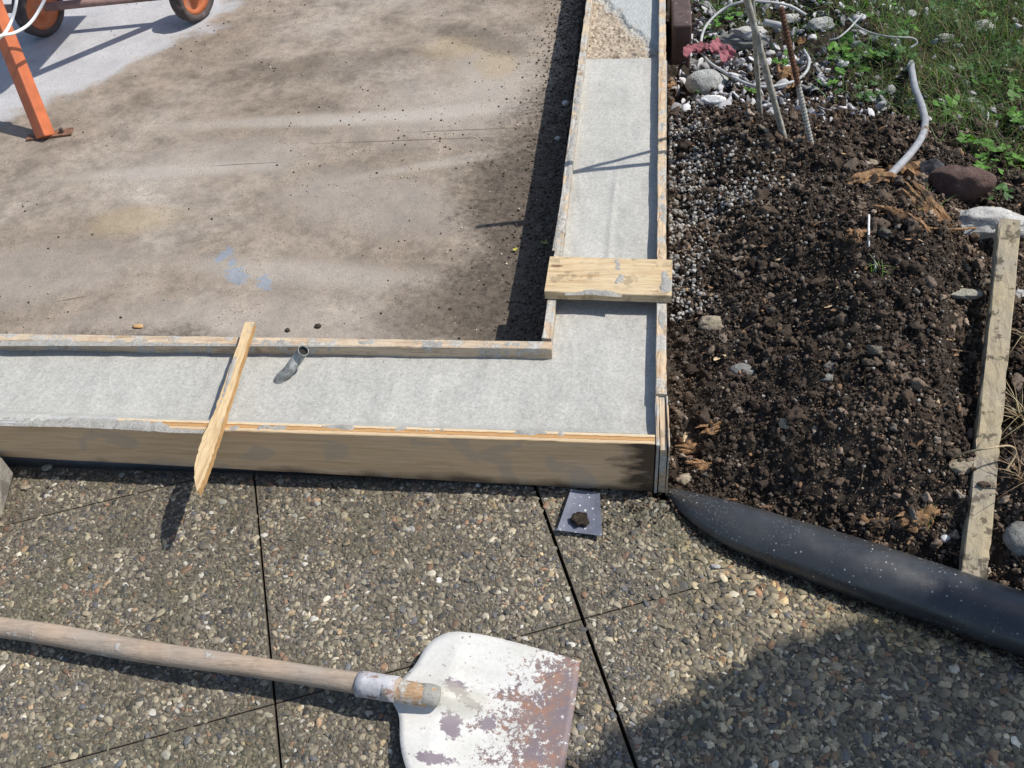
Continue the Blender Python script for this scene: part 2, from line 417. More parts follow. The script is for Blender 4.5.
def mat_soil(name='soil', k=1.0):
    b = NB(name); W = b.world(); n = b.noise(W, 60, 6, .7); n2 = b.noise(W, 6, 4); g = b.noise(W, 300, 4, .7)
    c = b.ramp(n, [(.3, (.018 * k, .014 * k, .011 * k)), (.55, (.050 * k, .038 * k, .029 * k)), (.75, (.12 * k, .095 * k, .072 * k))])
    c = b.mix(.6, c, b.ramp(n2, [(.35, .65), (.65, 1.35)]), 'MULTIPLY')
    return b.out(c, .97, b.bump(b.math('ADD', n, b.math('MULTIPLY', g, .5)), .9, .006), spec=.15)

def mat_attr(name, rough=.9, scale=200, var=(.65, 1.3), bump=.5, bd=.001, spec=.25, transl=0):
    b = NB(name); c = b.attr(); n = b.noise(b.world(), scale, 4, .65); c = b.mix(1, c, b.ramp(n, [(.3, var[0]), (.7, var[1])]), 'MULTIPLY')
    m = b.out(c, rough, b.bump(n, bump, bd), spec=spec)
    if transl:
        tr = b.n('ShaderNodeBsdfTranslucent'); b.l(b.mix(1, c, (1.2, 1.5, .5), 'MULTIPLY'), tr.inputs[0]); mx = b.n('ShaderNodeMixShader'); mx.inputs[0].default_value = transl
        b.l(b.b.outputs[0], mx.inputs[1]); b.l(tr.outputs[0], mx.inputs[2]); b.l(mx.outputs[0], b.t.nodes['Material Output'].inputs[0])
    return m

def mat_stone(name, a, c2, scale=30, speck=None, rough=.9):
    b = NB(name); W = b.world(); n = b.noise(W, scale, 6, .65, .3); f = b.noise(W, scale * 9, 4, .7)
    c = b.ramp(n, [(.32, a), (.68, c2)]); c = b.mix(.7, c, b.ramp(f, [(.33, .6), (.66, 1.25)]), 'MULTIPLY')
    if speck:
        v = b.vor(W, 170); c = b.mix(b.ramp(v.outputs[0], [(.2, .85), (.34, 0.0)]), c, speck)
    return b.out(c, rough, b.bump(b.math('ADD', n, b.math('MULTIPLY', f, .6)), .9, .005), spec=.2)

def mat_plain(name, col, rough=.5, scale=60, var=(.85, 1.1), metal=0, bump=.15, spec=.45, spots=None, sp_scale=120, sp_t=(.1, .16), splotch=None, splotch_t=(.58, .66), splotch_scale=25):
    b = NB(name); W = b.world(); n = b.noise(W, scale, 5, .6)
    c = b.mix(1, col, b.ramp(n, [(.3, var[0]), (.7, var[1])]), 'MULTIPLY')
    r = rough
    if splotch:
        k = b.ramp(b.noise(W, splotch_scale, 6, .7), [(splotch_t[0], 0.0), (splotch_t[1], 1.0)]); c = b.mix(k, c, splotch); r = b.mix(k, (rough,) * 3, (.9,) * 3)
    if spots:
        v = b.vor(W, sp_scale); k = b.math('MULTIPLY', b.ramp(v.outputs[0], [(sp_t[0], 1.0), (sp_t[1], 0.0)]), b.ramp(b.noise(W, 15, 4), [(.42, 0.0), (.52, 1.0)])); c = b.mix(k, c, spots)
    return b.out(c, r, b.bump(n, bump, .001), metal, spec)

M = {
 'pebble': mat_pebble(), 'mortar': mat_mortar(), 'slab': mat_slab(), 'fresh': mat_fresh(), 'shutter': mat_shutter(),
 'pine_x': mat_wood('pale_pine_board', (.56, .42, .26), (.36, .22, .11), 'x', .16, 0, 1),
 'pine_y': mat_wood('worn_pine_board', (.54, .42, .29), (.30, .19, .11), 'y', .52, .3, 2, .5, cem_scale=24),
 'pine_y2': mat_wood('stained_pine_board', (.58, .44, .29), (.34, .2, .10), 'y', .42, .2, 5, .3, cem_scale=14),
 'pine_in': mat_wood('edge_pine_board', (.55, .43, .30), (.36, .23, .13), 'x', .3, .15, 3, .15, cem_scale=26),
 'brace': mat_wood('fresh_pine_stake', (.60, .44, .25), (.42, .27, .13), 'y', .12, 0, 9, knots=False),
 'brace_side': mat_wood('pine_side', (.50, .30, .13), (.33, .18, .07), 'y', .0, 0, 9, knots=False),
 'oldwood': mat_wood('weathered_stake_wood', (.37, .30, .185), (.22, .175, .11), 'y', 0, .55, 12, .75),
 'darkwood': mat_wood('grey_old_wood', (.26, .22, .16), (.14, .115, .085), 'y', 0, .6, 14, .5),
 'handle': mat_wood('shovel_handle_wood', (.42, .32, .235), (.29, .21, .15), 'x', .06, .6, 16, .12, knots=False, grain_k=.8),
 'handle_end': mat_wood('bare_handle_wood', (.40, .26, .15), (.24, .12, .06), 'x', .38, 0, 18, .2, knots=False, cem_scale=30),
 'rotwood': mat_wood('broken_rotten_wood', (.27, .155, .075), (.09, .05, .03), 'y', 0, 0, 20, .9, knots=False),
 'soil': mat_soil(), 'crumb': mat_attr('soil_crumbs', .96, 250, (.55, 1.4), .7, .002, .12), 'grit': mat_attr('grit', .85, 200, (.8, 1.15), .4, .0006),
 'leaf': mat_attr('leaf', .55, 60, (.8, 1.2), .2, .0005, .35, .3), 'straw': mat_attr('dry_straw', .8, 90),
}

# ------------------------------------------------------------------ terrain of the dug soil
PN = np.array([.416, .909])                    # normal of the pipe line, pointing to the soil side
def H(x, y):
    x = np.asarray(x, float); y = np.asarray(y, float)
    d = PN[0] * (x - .01) + PN[1] * (y + .006)
    h = .085 * sstep(d, .03, .22) + .015 * sstep(x, .02, .2) * sstep(d, .03, .15)
    h = h + .115 * np.exp(-((x - .40) / .22) ** 2 - ((y - .50) / .34) ** 2) * sstep(d, .0, .3)
    tq = (y + .18) / .70; xs_ = .487 + .155 * tq; h = h - .045 * np.exp(-((x - xs_) / .055) ** 2) * sstep(tq, .1, .35) * (1 - sstep(tq, 1.05, 1.3))
    h = h - .03 * sstep(x, .62, .8)
    h = h + .05 * np.exp(-((x - .2) / .16) ** 2 - ((y - .95) / .22) ** 2)
    h = h - .075 * sstep(y, 1.0, 1.35) * sstep(x + .25 * y, .1, .5)
    h = h - .09 * np.exp(-((x - .505) / .05) ** 2 - ((y - .80) / .06) ** 2)
    h = h - .05 * sstep(x, .72, 1.0) * (1 - sstep(y, .9, 1.3))
    P = np.stack([x, y, np.zeros_like(x)], -1)
    k = sstep(d, -.01, .08)
    h = h + (.030 * fbm(P * 5, 3, 11) + .013 * fbm(P * 19, 3, 21)) * k
    return h - .012
def on(px, py):
    """point of the soil surface seen at a photo position"""
    z = .1
    for _ in range(25):
        p = at(px, py, z); z = .5 * z + .5 * float(H(p[0], p[1]))
    p = at(px, py, z); p[2] = float(H(p[0], p[1])); return p

def FS(x, y): return fine_soil(np.asarray(x, float), np.asarray(y, float))
def grid_surface(name, x0, x1, y0, y1, step, fn, mat, label_kind='structure', **kw):
    nx = int((x1 - x0) / step) + 1; ny = int((y1 - y0) / step) + 1
    X, Y = np.meshgrid(np.linspace(x0, x1, nx), np.linspace(y0, y1, ny)); Z = fn(X, Y)
    V = np.stack([X, Y, Z], -1).reshape(-1, 3); i = np.arange(nx * ny).reshape(ny, nx)
    F = np.stack([i[:-1, :-1], i[:-1, 1:], i[1:, 1:], i[1:, :-1]], -1).reshape(-1, 4)
    o = mesh(name, V, F, mat, smooth=True); o['kind'] = label_kind; return o

gmat = NB('ground_earth'); gn = gmat.noise(gmat.world(), 3, 6, .7)
gm = gmat.out(gmat.ramp(gn, [(.35, (.045, .035, .022)), (.6, (.06, .075, .03))]), .95)
V, F = box(-60, 60, -60, 60, -.4, -.09); g = mesh('ground', V, F, gm); g['kind'] = 'structure'

def fine_soil(X, Y):
    P = np.stack([X, Y, np.zeros_like(X)], -1)
    k = sstep(PN[0] * (X - .01) + PN[1] * (Y + .006), .0, .08)
    edge = sstep(X, 3.4, 3.9) + sstep(Y, 3.3, 3.9) + (1 - sstep(Y, -1.9, -1.4))
    return H(X, Y) + (.008 * np.abs(fbm(P * 34, 4, 51)) + .006 * fbm(P * 90, 2, 31) + .003 * np.abs(fbm(P * 150, 2, 41))) * k - .12 * np.clip(edge, 0, 1)
grid_surface('soil_heap', .0105, 1.35, -.32, 1.9, .0042, fine_soil, M['soil'])
# coarser soil further out, joined a little lower
def far_soil(X, Y):
    inside = sstep(X, -.05, .0) * (1 - sstep(X, 1.30, 1.36)) * sstep(Y, -.36, -.30) * (1 - sstep(Y, 1.84, 1.90))
    return fine_soil(X, Y) - .045 * inside - .004
grid_surface('soil', .012 + .03, 4.0, -2.0, 4.0, .03, far_soil, M['soil'])

# ------------------------------------------------------------------ the old slab inside the form
V, F = box(-6, -.235, .262, 6, -.2, -.02)
o = mesh('concrete_floor', V, F, M['slab']); o['kind'] = 'structure'
V, F = box(-6, -.2, .243, .262, -.2, -.023); o = mesh('floor_edge', V, F, M['soil']); o['kind'] = 'structure'
V, F = box(-.235, -.2, .262, 6, -.2, -.024); o = mesh('floor_edge', V, F, M['soil']); o['kind'] = 'structure'

# ------------------------------------------------------------------ exposed-aggregate paving
AU = math.radians(20.3); U = np.array([math.cos(AU), math.sin(AU)]); Vv = np.array([-math.sin(AU), math.cos(AU)]); O0 = np.array([-.592, -.443])
def clip(poly, n, c):
    """keep n.p <= c"""
    out = []
    for i in range(len(poly)):
        a, b = poly[i], poly[(i + 1) % len(poly)]; da, db = n @ a - c, n @ b - c
        if da <= 0: out.append(a)
        if da * db < 0: out.append(a + (b - a) * (da / (da - db)))
    return out
def inset_inside(poly, P, mrg):
    ok = np.ones(len(P), bool)
    for i in range(len(poly)):
        a, b = poly[i], poly[(i + 1) % len(poly)]; e = b - a; L = np.linalg.norm(e)
        if L < 1e-6: continue
        n = np.array([-e[1], e[0]]) / L; ok &= ((P - a) @ n) > mrg
    return ok

def peb_templates():
    T = []
    V0, F0 = ICO[2]
    for s in range(14):
        g = np.random.default_rng(100 + s); V = V0.copy()
        for k in range(5):
            n = g.normal(size=3); n /= np.linalg.norm(n); h = V @ n - g.uniform(.45, .85); V -= np.where(h > 0, h, 0)[:, None] * n * .95
        V *= 1 + .16 * fbm(V * 1.2, 2, s)[:, None]
        keep = (V0[F0][:, :, 2].mean(1) > -.15); F = F0[keep]
        used = np.unique(F); rm = -np.ones(len(V), int); rm[used] = np.arange(len(used))
        T.append((V[used], rm[F]))
    return T
PT = peb_templates()
PALETTE = np.array([(.235, .20, .145), (.18, .155, .115), (.30, .25, .175), (.12, .105, .085), (.37, .315, .215), (.46, .41, .31), (.06, .058, .055),
                    (.10, .10, .105), (.24, .14, .085), (.33, .22, .13), (.50, .47, .40), (.20, .175, .12), (.14, .12, .085), (.41, .32, .18)])
PW = np.array([.14, .15, .12, .13, .07, .035, .08, .045, .035, .02, .028, .10, .12, .02]); PW /= PW.sum()

def pebbles(poly, cell, mortar_top):
    lo = np.min(poly, 0); hi = np.max(poly, 0); parts = []
    lo = np.maximum(lo, [-1.55, -.78])
    for sp, rlo, rhi, zk in ((.0080, .0032, .0088, 0), (.0042, .0017, .0038, 1)):
        nx = max(1, int((hi[0] - lo[0]) / sp)); ny = max(1, int((hi[1] - lo[1]) / sp))
        X, Y = np.meshgrid(np.arange(nx), np.arange(ny)); P = np.stack([X.ravel(), Y.ravel()], 1) * sp + lo
        P = P + RNG.uniform(-.45, .45, P.shape) * sp
        r = rlo + (rhi - rlo) * RNG.power(1.0, len(P)) ** 1.7 * np.where(RNG.random(len(P)) < .02, 1.5, 1.0)
        P_ok = inset_inside(poly, P, 0.0) & inset_inside(poly, P, 0.0025) & (P[:, 1] < .004)
        P = P[P_ok]; r = r[P_ok]
        if len(P) < 3: continue
        # larger, yellower aggregate to the right
        right = sstep(P[:, 0], -.05, .12)
        r = r * (1 + .35 * right)
        asp = RNG.uniform(.42, .95, len(P)); fl = RNG.uniform(.22, .42, len(P))
        sc = np.stack([r, r * asp, r * fl], 1)
        c = PALETTE[RNG.choice(len(PALETTE), len(P), p=PW)] * RNG.uniform(.55, 1.35, (len(P), 1))
        warm = (right * (.35 + .5 * sstep(fbm(np.c_[P * 5, P[:, 0] * 0], 2, 5), -.3, .5)) * sstep(-P[:, 1], .05, .12))[:, None]
        c = c * (1 + warm * np.array([.6, .42, .0])); tone = (1 + .22 * fbm(np.c_[P * 4, P[:, 0] * 0], 3, 55))[:, None]; c = c * tone
        if zk == 1: c = c * .85
        pos = np.c_[P, mortar_top - r * fl * .15 + RNG.uniform(-.0006, .0008, len(P)) + (.0 if zk else .0004)]
        parts.append(scatter(PT, pos, sc, RNG.uniform(0, 6.28, len(P)), RNG.normal(0, .22, (len(P), 2)), c))
    if not parts: return None, None, None
    n = 0; Vs, Fs, Cs = [], [], []
    for v, f, c in parts: Vs.append(v); Fs.append(f + n); Cs.append(c); n += len(v)
    return np.concatenate(Vs), np.concatenate(Fs), np.concatenate(Cs)

cells = []
for i in range(-3, 2):
    for (j0, j1) in ((-2, -1), (-1, 0), (0, .5), (.5, 1.0)):
        pass
# joints across: v = 0 and v = .5 lines (metres), joints along: every .5 m
cells = []
for i in (-2, -1, 0):
    for j in (-1, 0, 1): cells.append((i * .5, (i + 1) * .5, j * .5, (j + 1) * .5))
for j in (-1, 0, 1): cells.append((.5, 1.5, j * .5, (j + 1) * .5))
names = {(-1., 0.): 'pebble paving slab cut off by the left picture edge, under the far handle end',
         (-1., .5): 'pebble paving slab at the left picture edge beyond the grey timber wedge',
         (-1., -.5): 'pebble paving slab beyond the bottom left corner of the picture',
         (-.5, 0.): 'pebble paving slab at left, holding the stake tip shadow, above the shovel handle',
         (0., 0.): 'pebble paving slab in front of the plywood board, between two dark joints, above the shovel blade',
         (.5, 0.): 'pebble paving slab under the grey plastic scrap beside the dark pipe end',
         (-.5, .5): 'pebble paving slab strip at the far left against the plywood board',
         (-.5, -.5): 'pebble paving slab in the bottom left corner below the shovel handle',
         (0., -.5): 'pebble paving slab partly under the shovel blade and ferrule',
         (.5, -.5): 'mossy pebble paving slab in shade at the bottom right'}
for (u0, u1, v0, v1) in cells:
    gu0 = .0022; gu1 = .0022
    if abs(u1 - .5) < 1e-6: gu1 = .0055
    if abs(u0 - .5) < 1e-6: gu0 = .0005
    gv = .0013
    q = [O0 + U * a + Vv * b for a, b in ((u0 + gu0, v0 + gv), (u1 - gu1, v0 + gv), (u1 - gu1, v1 - gv), (u0 + gu0, v1 - gv))]
    q = clip(q, np.array([0, 1.]), .006); q = clip(q, PN, PN @ np.array([.01, -.006]) - .048 + .055 - .03) if q else q
    q = clip(q, np.array([-1., 0]), 1.75) if q else q
    q = clip(q, np.array([0, -1.]), .95) if q else q
    if len(q) < 3: continue
    q = np.array(q); area = .5 * abs(np.dot(q[:, 0], np.roll(q[:, 1], 1)) - np.dot(q[:, 1], np.roll(q[:, 0], 1)))
    if area < .004: continue
    key = (u0, v0)
    jn = {(-.5, .5): 1}
    lab = names.get((u0, v0), 'pebble paving slab beyond the left end, partly out of the picture')
    # tilt: settled slightly differently
    c = q.mean(0); top = -.0035
    e = empty_root = None
    n = len(q)
    Vt = [(*p, top) for p in q] + [(*p, -.06) for p in q]
    Ft = [tuple(range(n)), tuple(range(2 * n - 1, n - 1, -1))] + [((k + 1) % n, k, n + k, n + (k + 1) % n) for k in range(n)]
    body = mesh('paving_slab', Vt, Ft, M['mortar'], origin=(c[0], c[1], -.06))
    tag(body, lab, 'paving slab', 'exposed pebble paving slabs')
    pv, pf, pc = pebbles(q, key, top)
    if pv is not None: mesh('pebble_face', pv, pf, M['pebble'], parent=body, col=pc, smooth=False)
V, F = box(-3, 1.2, -3, .2, -.12, -.045); o = mesh('paving_bed', V, F, M['soil']); o['kind'] = 'structure'

# ------------------------------------------------------------------ the poured footing
def fresh_top(X, Y):
    P = np.stack([X, Y, 0 * X], -1)
    z = .1025 + .0012 * fbm(P * 6, 3, 3) + .0009 * fbm(P * np.array([30, 9, 1]), 2, 8)
    # meets the top of the plywood at the front
    z = z + .022 * (1 - sstep(Y - .0045 * np.abs(X) , .012, .05)) * sstep(-X, -.02, .1)
    z = z + .006 * sstep(-X, .6, 1.2) * (1 - sstep(Y, .02, .12))
    # trowel ridge in the long arm
    rid = np.exp(-((X + .075 + .03 * np.sin(Y * 3)) / .006) ** 2) * sstep(Y, .3, .42) * (1 - sstep(Y, .75, .9)); z = z + .0022 * rid
    # older dried lift where it stops short, further back
    old = sstep(Y + .0 * X + .02 * fbm(P * 20, 3, 6), 1.385, 1.40); z = z - .0 * old
    return z
def strip(x0, x1, y0, y1, nx, ny):
    X, Y = np.meshgrid(np.linspace(0, 1, nx), np.linspace(y0, y1, ny)); sh = .0135 * (Y - .0)
    X = x0 + (x1 - x0) * X
    return X, Y
def grid_VF(X, Y, Z):
    ny, nx = X.shape; V = np.stack([X, Y, Z], -1).reshape(-1, 3); i = np.arange(nx * ny).reshape(ny, nx)
    F = np.stack([i[:-1, :-1], i[:-1, 1:], i[1:, 1:], i[1:, :-1]], -1).reshape(-1, 4); return V, F
xs = np.linspace(-4, -.205, 900); ys = np.linspace(.006, .222, 60); X, Y = np.meshgrid(xs, ys); A = grid_VF(X, Y, fresh_top(X, Y))
t = np.linspace(0, 1, 60); ys2 = np.concatenate([ys, np.linspace(.230, 1.388, 300)]); T, Y = np.meshgrid(t, ys2)
X = (-.205 + .0125 * np.maximum(Y - .24, 0)) + T * (.196); B = grid_VF(X, Y, fresh_top(X, Y))
# sides down to the ground
Vx = np.concatenate([A[0], B[0]]); Fx = np.concatenate([A[1], B[1] + len(A[0])])
foot = mesh('concrete_footing', Vx, Fx, M['fresh'], origin=(-.1, .1, 0), smooth=True)
tag(foot, 'freshly poured pale grey concrete strip turning the corner between the form boards', 'concrete footing')
bx_parts = [box(-4, -.02, .03, .215, -.06, .08), box(-.203, -.013, .222, 4, -.06, .08)]
V, F, _ = cat_parts(bx_parts); mesh('footing_body', V, F, M['fresh'], parent=foot)
# older stony lift at the far end, with a smooth patch
def old_top(X, Y):
    P = np.stack([X, Y, 0 * X], -1); e = sstep(Y + .025 * fbm(P * 14, 3, 6), 1.375, 1.392)
    r = sstep((Y - 1.46) * .75 + (X + .02) * 1.6 + .05 * fbm(P * 9, 3, 2), 0, .03) * 1
    z = .093 + .0035 * fbm(P * 60, 3, 12) + .003 * fbm(P * 140, 2, 13); z = z * (1 - r) + (.100 + .0015 * fbm(P * 8, 2, 4)) * r
    return z * e + .085 * (1 - e)
T, Y = np.meshgrid(np.linspace(0, 1, 90), np.linspace(1.36, 2.6, 420)); X = (-.205 + .0125 * (Y - .24)) + T * .198
def mat_old():
    b = NB('stony_old_concrete'); W = b.world(); v = b.vor(W, 130); n = b.noise(W, 40, 5, .7)
    c = b.ramp(n, [(.3, (.27, .21, .15)), (.7, (.5, .42, .32))]); c = b.mix(.45, c, b.ramp(v.outputs['Color'], [(.2, .4), (.8, 1.3)]), 'MULTIPLY'); c = b.mix(b.ramp(b.noise(W, 120, 3), [(.55, 0.0), (.65, .8)]), c, (.10, .08, .06))
    sx = b.n('ShaderNodeSeparateXYZ'); b.l(W, sx.inputs[0])
    k = b.math('ADD', b.math('MULTIPLY', b.math('SUBTRACT', sx.outputs[1], 1.46), .75), b.math('MULTIPLY', b.math('ADD', sx.outputs[0], .02), 1.6))
    k = b.math('ADD', k, b.math('MULTIPLY', b.math('SUBTRACT', b.noise(W, 14, 5, .7), .5), .22))
    c = b.mix(b.ramp(b.math('ADD', k, .5), [(.48, 0.0), (.54, 1.0)]), c, b.ramp(n, [(.3, (.31, .33, .32)), (.7, (.42, .43, .41))]))
    return b.out(c, .9, b.bump(b.math('ADD', v.outputs[0], n), .6, .003))
Vo, Fo = grid_VF(X, Y, old_top(X, Y)); tag(mesh('old_concrete_layer', Vo, Fo, mat_old(), origin=(-.1, 1.6, .1), smooth=True), 'rough stony brownish concrete with a smoother grey patch at the far end of the form', 'concrete layer')

# ------------------------------------------------------------------ form boards
def board(name, label, p0, p1, half, thick, mat, seed, seg=60, zb=None, wob=.0007, parent=None, bevel=.0012, chip=.0015):
    V, F = board_mesh(p0, p1, half, thick, seg, wob, seed, zb, bevel, chip)
    o = mesh(name, V, F, mat, origin=None if parent else (np.array(p0) + np.array(p1)) / 2 * [1, 1, 0] if parent is None else None, parent=parent)
    if label: tag(o, label, 'board', 'formwork boards')
    return o
board('form_board', 'plywood board along the paving, brown shaded face and orange layered top edge', (-3.2, .031, .130), (-.013, -.0005, .130), (0, .0112, 0), .131, M['shutter'], 1, 200, zb=(-.085, 0), wob=.0005, chip=.001)
board('form_board', 'narrow pale board on edge between the dirty floor and the concrete strip', (-3.2, .236, .130), (-.203, .227, .130), (0, .0105, 0), .15, M['pine_in'], 2, 160)
board('form_board', 'crumbling cement-crusted board along the shaded edge of the dirty floor', (-.214, .246, .130), (-.173 + .008, 3.6, .130), (.0085, 0, 0), .15, M['pine_y'], 3, 200, wob=.0011, chip=.003)
board('form_board', 'long board edge with cement stains between the concrete strip and the soil', (-.0015, .105, .131), (.0445, 3.6, .131), (.0095, 0, 0), .16, M['pine_y2'], 4, 200, chip=.003)
cp = empty('corner_post', (0, .02, 0), 'short split boards closing the form corner, dark wet end beside the pipe tip', 'board', 'formwork boards')
board('plank', None, (.0025, -.016, .121), (.0, .103, .124), (.0058, 0, 0), .121, M['pine_y2'], 6, 20, parent=cp, chip=.003)
board('plank', None, (-.0085, -.012, .128), (-.009, .11, .126), (.0028, 0, 0), .128, M['pine_y'], 7, 20, parent=cp, chip=.002)
board('plank', None, (.0108, -.016, .129), (.0085, .103, .1285), (.0016, 0, 0), .129, M['pine_y2'], 8, 20, parent=cp, chip=.002)

# crosspiece on top of the form
tl, tr, br, bl = at(549.5, 255.5, .15), at(673, 260, .15), at(671, 295, .15), at(545, 292, .15)
p0 = (tl + bl) / 2; p1 = (tr + br) / 2; hv = ((tl - bl) + (tr - br)) / 4
cross = empty('crosspiece_board', (p0[0] * .5 + p1[0] * .5, p0[1] * .5 + p1[1] * .5, .13), 'short thick pale pine board lying across both long form boards, daubed with cement', 'board')
V, F = board_mesh(p0, p1, hv, .0195, 40, .0006, 21); mesh('plank', V, F, mat_wood('crosspiece_pine', (.56, .43, .26), (.38, .24, .11), 'x', .0, .12, 4, .35, True), parent=cross)
# cement smear lumps on it
def smear(pts, width, h, parent, seed=0, cover=.1, name='cement_smear', step=.0016):
    """splashed cement: one ragged sheet that follows a path and rises out of the surface under it"""
    P = [np.array(p, float) for p in pts]; L = sum(np.linalg.norm(P[i + 1] - P[i]) for i in range(len(P) - 1))
    nx = max(8, int(L / step)); ny = max(5, int(width / step)); seg = np.linspace(0, len(P) - 1, nx); C = []
    for a in seg:
        i = min(int(a), len(P) - 2); C.append(P[i] * (1 - (a - i)) + P[i + 1] * (a - i))
    C = np.array(C); T = np.gradient(C, axis=0); T[:, 2] = 0; T /= np.linalg.norm(T, axis=1)[:, None]; S = np.stack([-T[:, 1], T[:, 0], 0 * T[:, 0]], 1)
    v = np.linspace(-1, 1, ny); G = C[:, None] + S[:, None] * (v[None, :, None] * width / 2)
    Q = G.reshape(-1, 3) * [1, 1, 0] + [0, 0, seed]
    n1 = fbm(Q * 70, 4, seed, .6).reshape(nx, ny); n2 = fbm(Q * 16, 2, seed + 9).reshape(nx, ny)
    ends = np.minimum(1, np.minimum(np.arange(nx), np.arange(nx)[::-1]) / (nx * .12 + 1))[:, None]
    m = n1 * .6 + n2 * .8 + cover - .9 * np.abs(v)[None] ** 2.5 - .8 * (1 - ends)
    G[..., 2] += np.clip(m, -.5, .9) * h - .0002
    V = G.reshape(-1, 3); i = np.arange(nx * ny).reshape(nx, ny)
    F = np.stack([i[:-1, :-1], i[1:, :-1], i[1:, 1:], i[:-1, 1:]], -1).reshape(-1, 4)
    if np.linalg.norm(V[F[0, 1]] - V[F[0, 0]]) and np.cross(V[F[0, 1]] - V[F[0, 0]], V[F[0, 3]] - V[F[0, 0]])[2] < 0: F = F[:, ::-1]
    return mesh(name, V, np.ascontiguousarray(F), M['cement'], parent=parent, smooth=True)
M['cement'] = mat_stone('dried_cement', (.32, .305, .27), (.46, .44, .40), 60)

smear([at(617, 258, .1502), at(619, 270, .1502), at(622, 276, .1502), at(617, 286, .1502)], .022, .0032, cross, 3, .25)
smear([at(565, 292, .1502), at(590, 291.5, .1502), at(622, 294, .1502)], .016, .003, cross, 5, .3)
smear([at(667, 263, .1502), at(666, 292, .1502)], .022, .0022, cross, 6, .35)

# pointed stake lying across the front forms
p0 = at(250, 322, .1495); p1 = at(195, 487, .1485)
ax = p1 - p0; L = np.linalg.norm(ax); ax /= L; side = np.cross(ax, [0, 0, 1]); side /= np.linalg.norm(side)      # to the left of travel = -x side
if side[0] > 0: side = -side
bt = np.array([0, 0, -1.0]); hw = .0118
st = empty('wooden_stake', (p0 + p1) / 2 * [1, 1, 0] + [0, 0, .131], 'pale pointed pine stake lying across the plywood and the pale board, tip over the paving', 'stake')
prof = [(0, -hw * .75, hw * .82), (L * .25, -hw * .8, hw * .85), (L * .5, -hw * .9, hw * .9), (L * .60, -hw * .95, hw * .95), (L * .72, -hw * 1.0, hw * 1.35), (L * .80, -hw, hw * 1.4), (L * .88, -hw, hw * 1.15), (L * .95, -hw * .9, hw * .6), (L * 1.0, -hw * .75, -hw * .1), (L * 1.02, -hw * .6, -hw * .45)]
V, F = [], []
P2 = []
for i in range(len(prof) - 1):
    for k in range(5):
        f = k / 5; P2.append(tuple(prof[i][m] * (1 - f) + prof[i + 1][m] * f for m in range(3)))
P2.append(prof[-1])
for i, (s, a, b_) in enumerate(P2):
    j1, j2 = [.0005 * v for v in np.random.default_rng(i).normal(size=2)]
    c = p0 + ax * s
    for (w_, h_) in ((a + j1, 0), (b_ + j2, 0), (b_ + j2 - .001, .016), (a + j1 + .001, .016)): V.append(c + side * w_ + bt * h_)
for i in range(len(P2) - 1):
    for k in range(4): F.append((i * 4 + k, i * 4 + (k + 1) % 4, (i + 1) * 4 + (k + 1) % 4, (i + 1) * 4 + k))
F += [(3, 2, 1, 0), tuple(len(V) - 4 + k for k in range(4))]
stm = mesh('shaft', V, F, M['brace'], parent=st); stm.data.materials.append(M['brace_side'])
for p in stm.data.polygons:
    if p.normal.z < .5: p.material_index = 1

smear([at(237, 352, .1497), at(229, 378, .1495), at(220, 404, .1492)], .0085, .003, st, 9, .25)
# conduit standing out of the wet concrete
cb = at(281, 378, .107)
pts = catmull([cb + [-.012, -.005, -.02], cb, cb + [.012, .007, .008], at(292, 366, .126), at(300, 355, .140), at(303.5, 350.5, .156)], 6)
V, F = pipe_tube(pts, .0105, .0013, 18)
cond = mesh('conduit', V, F, mat_plain('grey_conduit', (.22, .23, .22), .55, 60, (.6, 1.2), splotch=(.36, .36, .34), splotch_t=(.5, .6), splotch_scale=60), origin=cb, smooth=True)
tag(cond, 'short grey plastic conduit stub with open end rising from the wet concrete', 'conduit')
V, F = tube([pts[-1] + (pts[-2] - pts[-1]) * 2.2, pts[-1] + (pts[-2] - pts[-1]) * 2.8], .0089, 14); mesh('shade_plug', V, F, mat_plain('painted_bore_shade', (.008, .007, .006), .8), parent=cond)  # near-black disc painting the shade inside the open conduit end

# weathered timber end at the far left
q = [at(-30, 430, .05), at(0, 456, .05), at(13, 473, .05), at(2, 516, .03), at(-40, 560, .03)]
V = [tuple(p) for p in q] + [(p[0] - .035, p[1] + .02, .0) for p in q]
n = len(q); F = [tuple(range(n)), tuple(range(2 * n - 1, n - 1, -1))] + [((k + 1) % n, k, n + k, n + (k + 1) % n) for k in range(n)]
tag(mesh('timber_block', V, F, M['darkwood'], origin=(q[1][0], q[1][1], 0)), 'weathered grey timber wedge poking in at the left edge against the plywood', 'timber block')


def slurry(pts, width, h, seed, cover):
    smear([at(px, py, .1302) for px, py in pts], width, h, foot, seed, cover)
slurry([(-160, 417), (0, 420.5), (100, 423), (170, 427), (205, 428)], .024, .0022, 31, .42)
slurry([(205, 428), (330, 427), (480, 431), (640, 436)], .014, .0022, 32, -.28)
slurry([(0, 342), (200, 342), (400, 343), (545, 345)], .02, .002, 33, -.12)
slurry([(583, 60), (575, 120), (566, 190), (556, 250)], .016, .003, 35, .25)
slurry([(664, 60), (663, 150), (662, 250)], .016, .0022, 36, .05)
slurry([(662, 300), (661, 390)], .016, .002, 37, .1)

# ------------------------------------------------------------------ long weathered stake on the soil
s0, s1 = at(975, 576, .054), at(1011, 219, .245)
ax = (s1 - s0) / np.linalg.norm(s1 - s0); side = np.cross(ax, [0, 0, 1]); side /= np.linalg.norm(side)
V, F = board_mesh(s0, s1, side * .0185, .032, 60, .0009, 33, None, .002, .003)
tag(mesh('wooden_stake', V, F, M['oldwood'], origin=s0), 'long weathered greenish stake lying on the soil heap at right, foot against the pipe', 'stake')

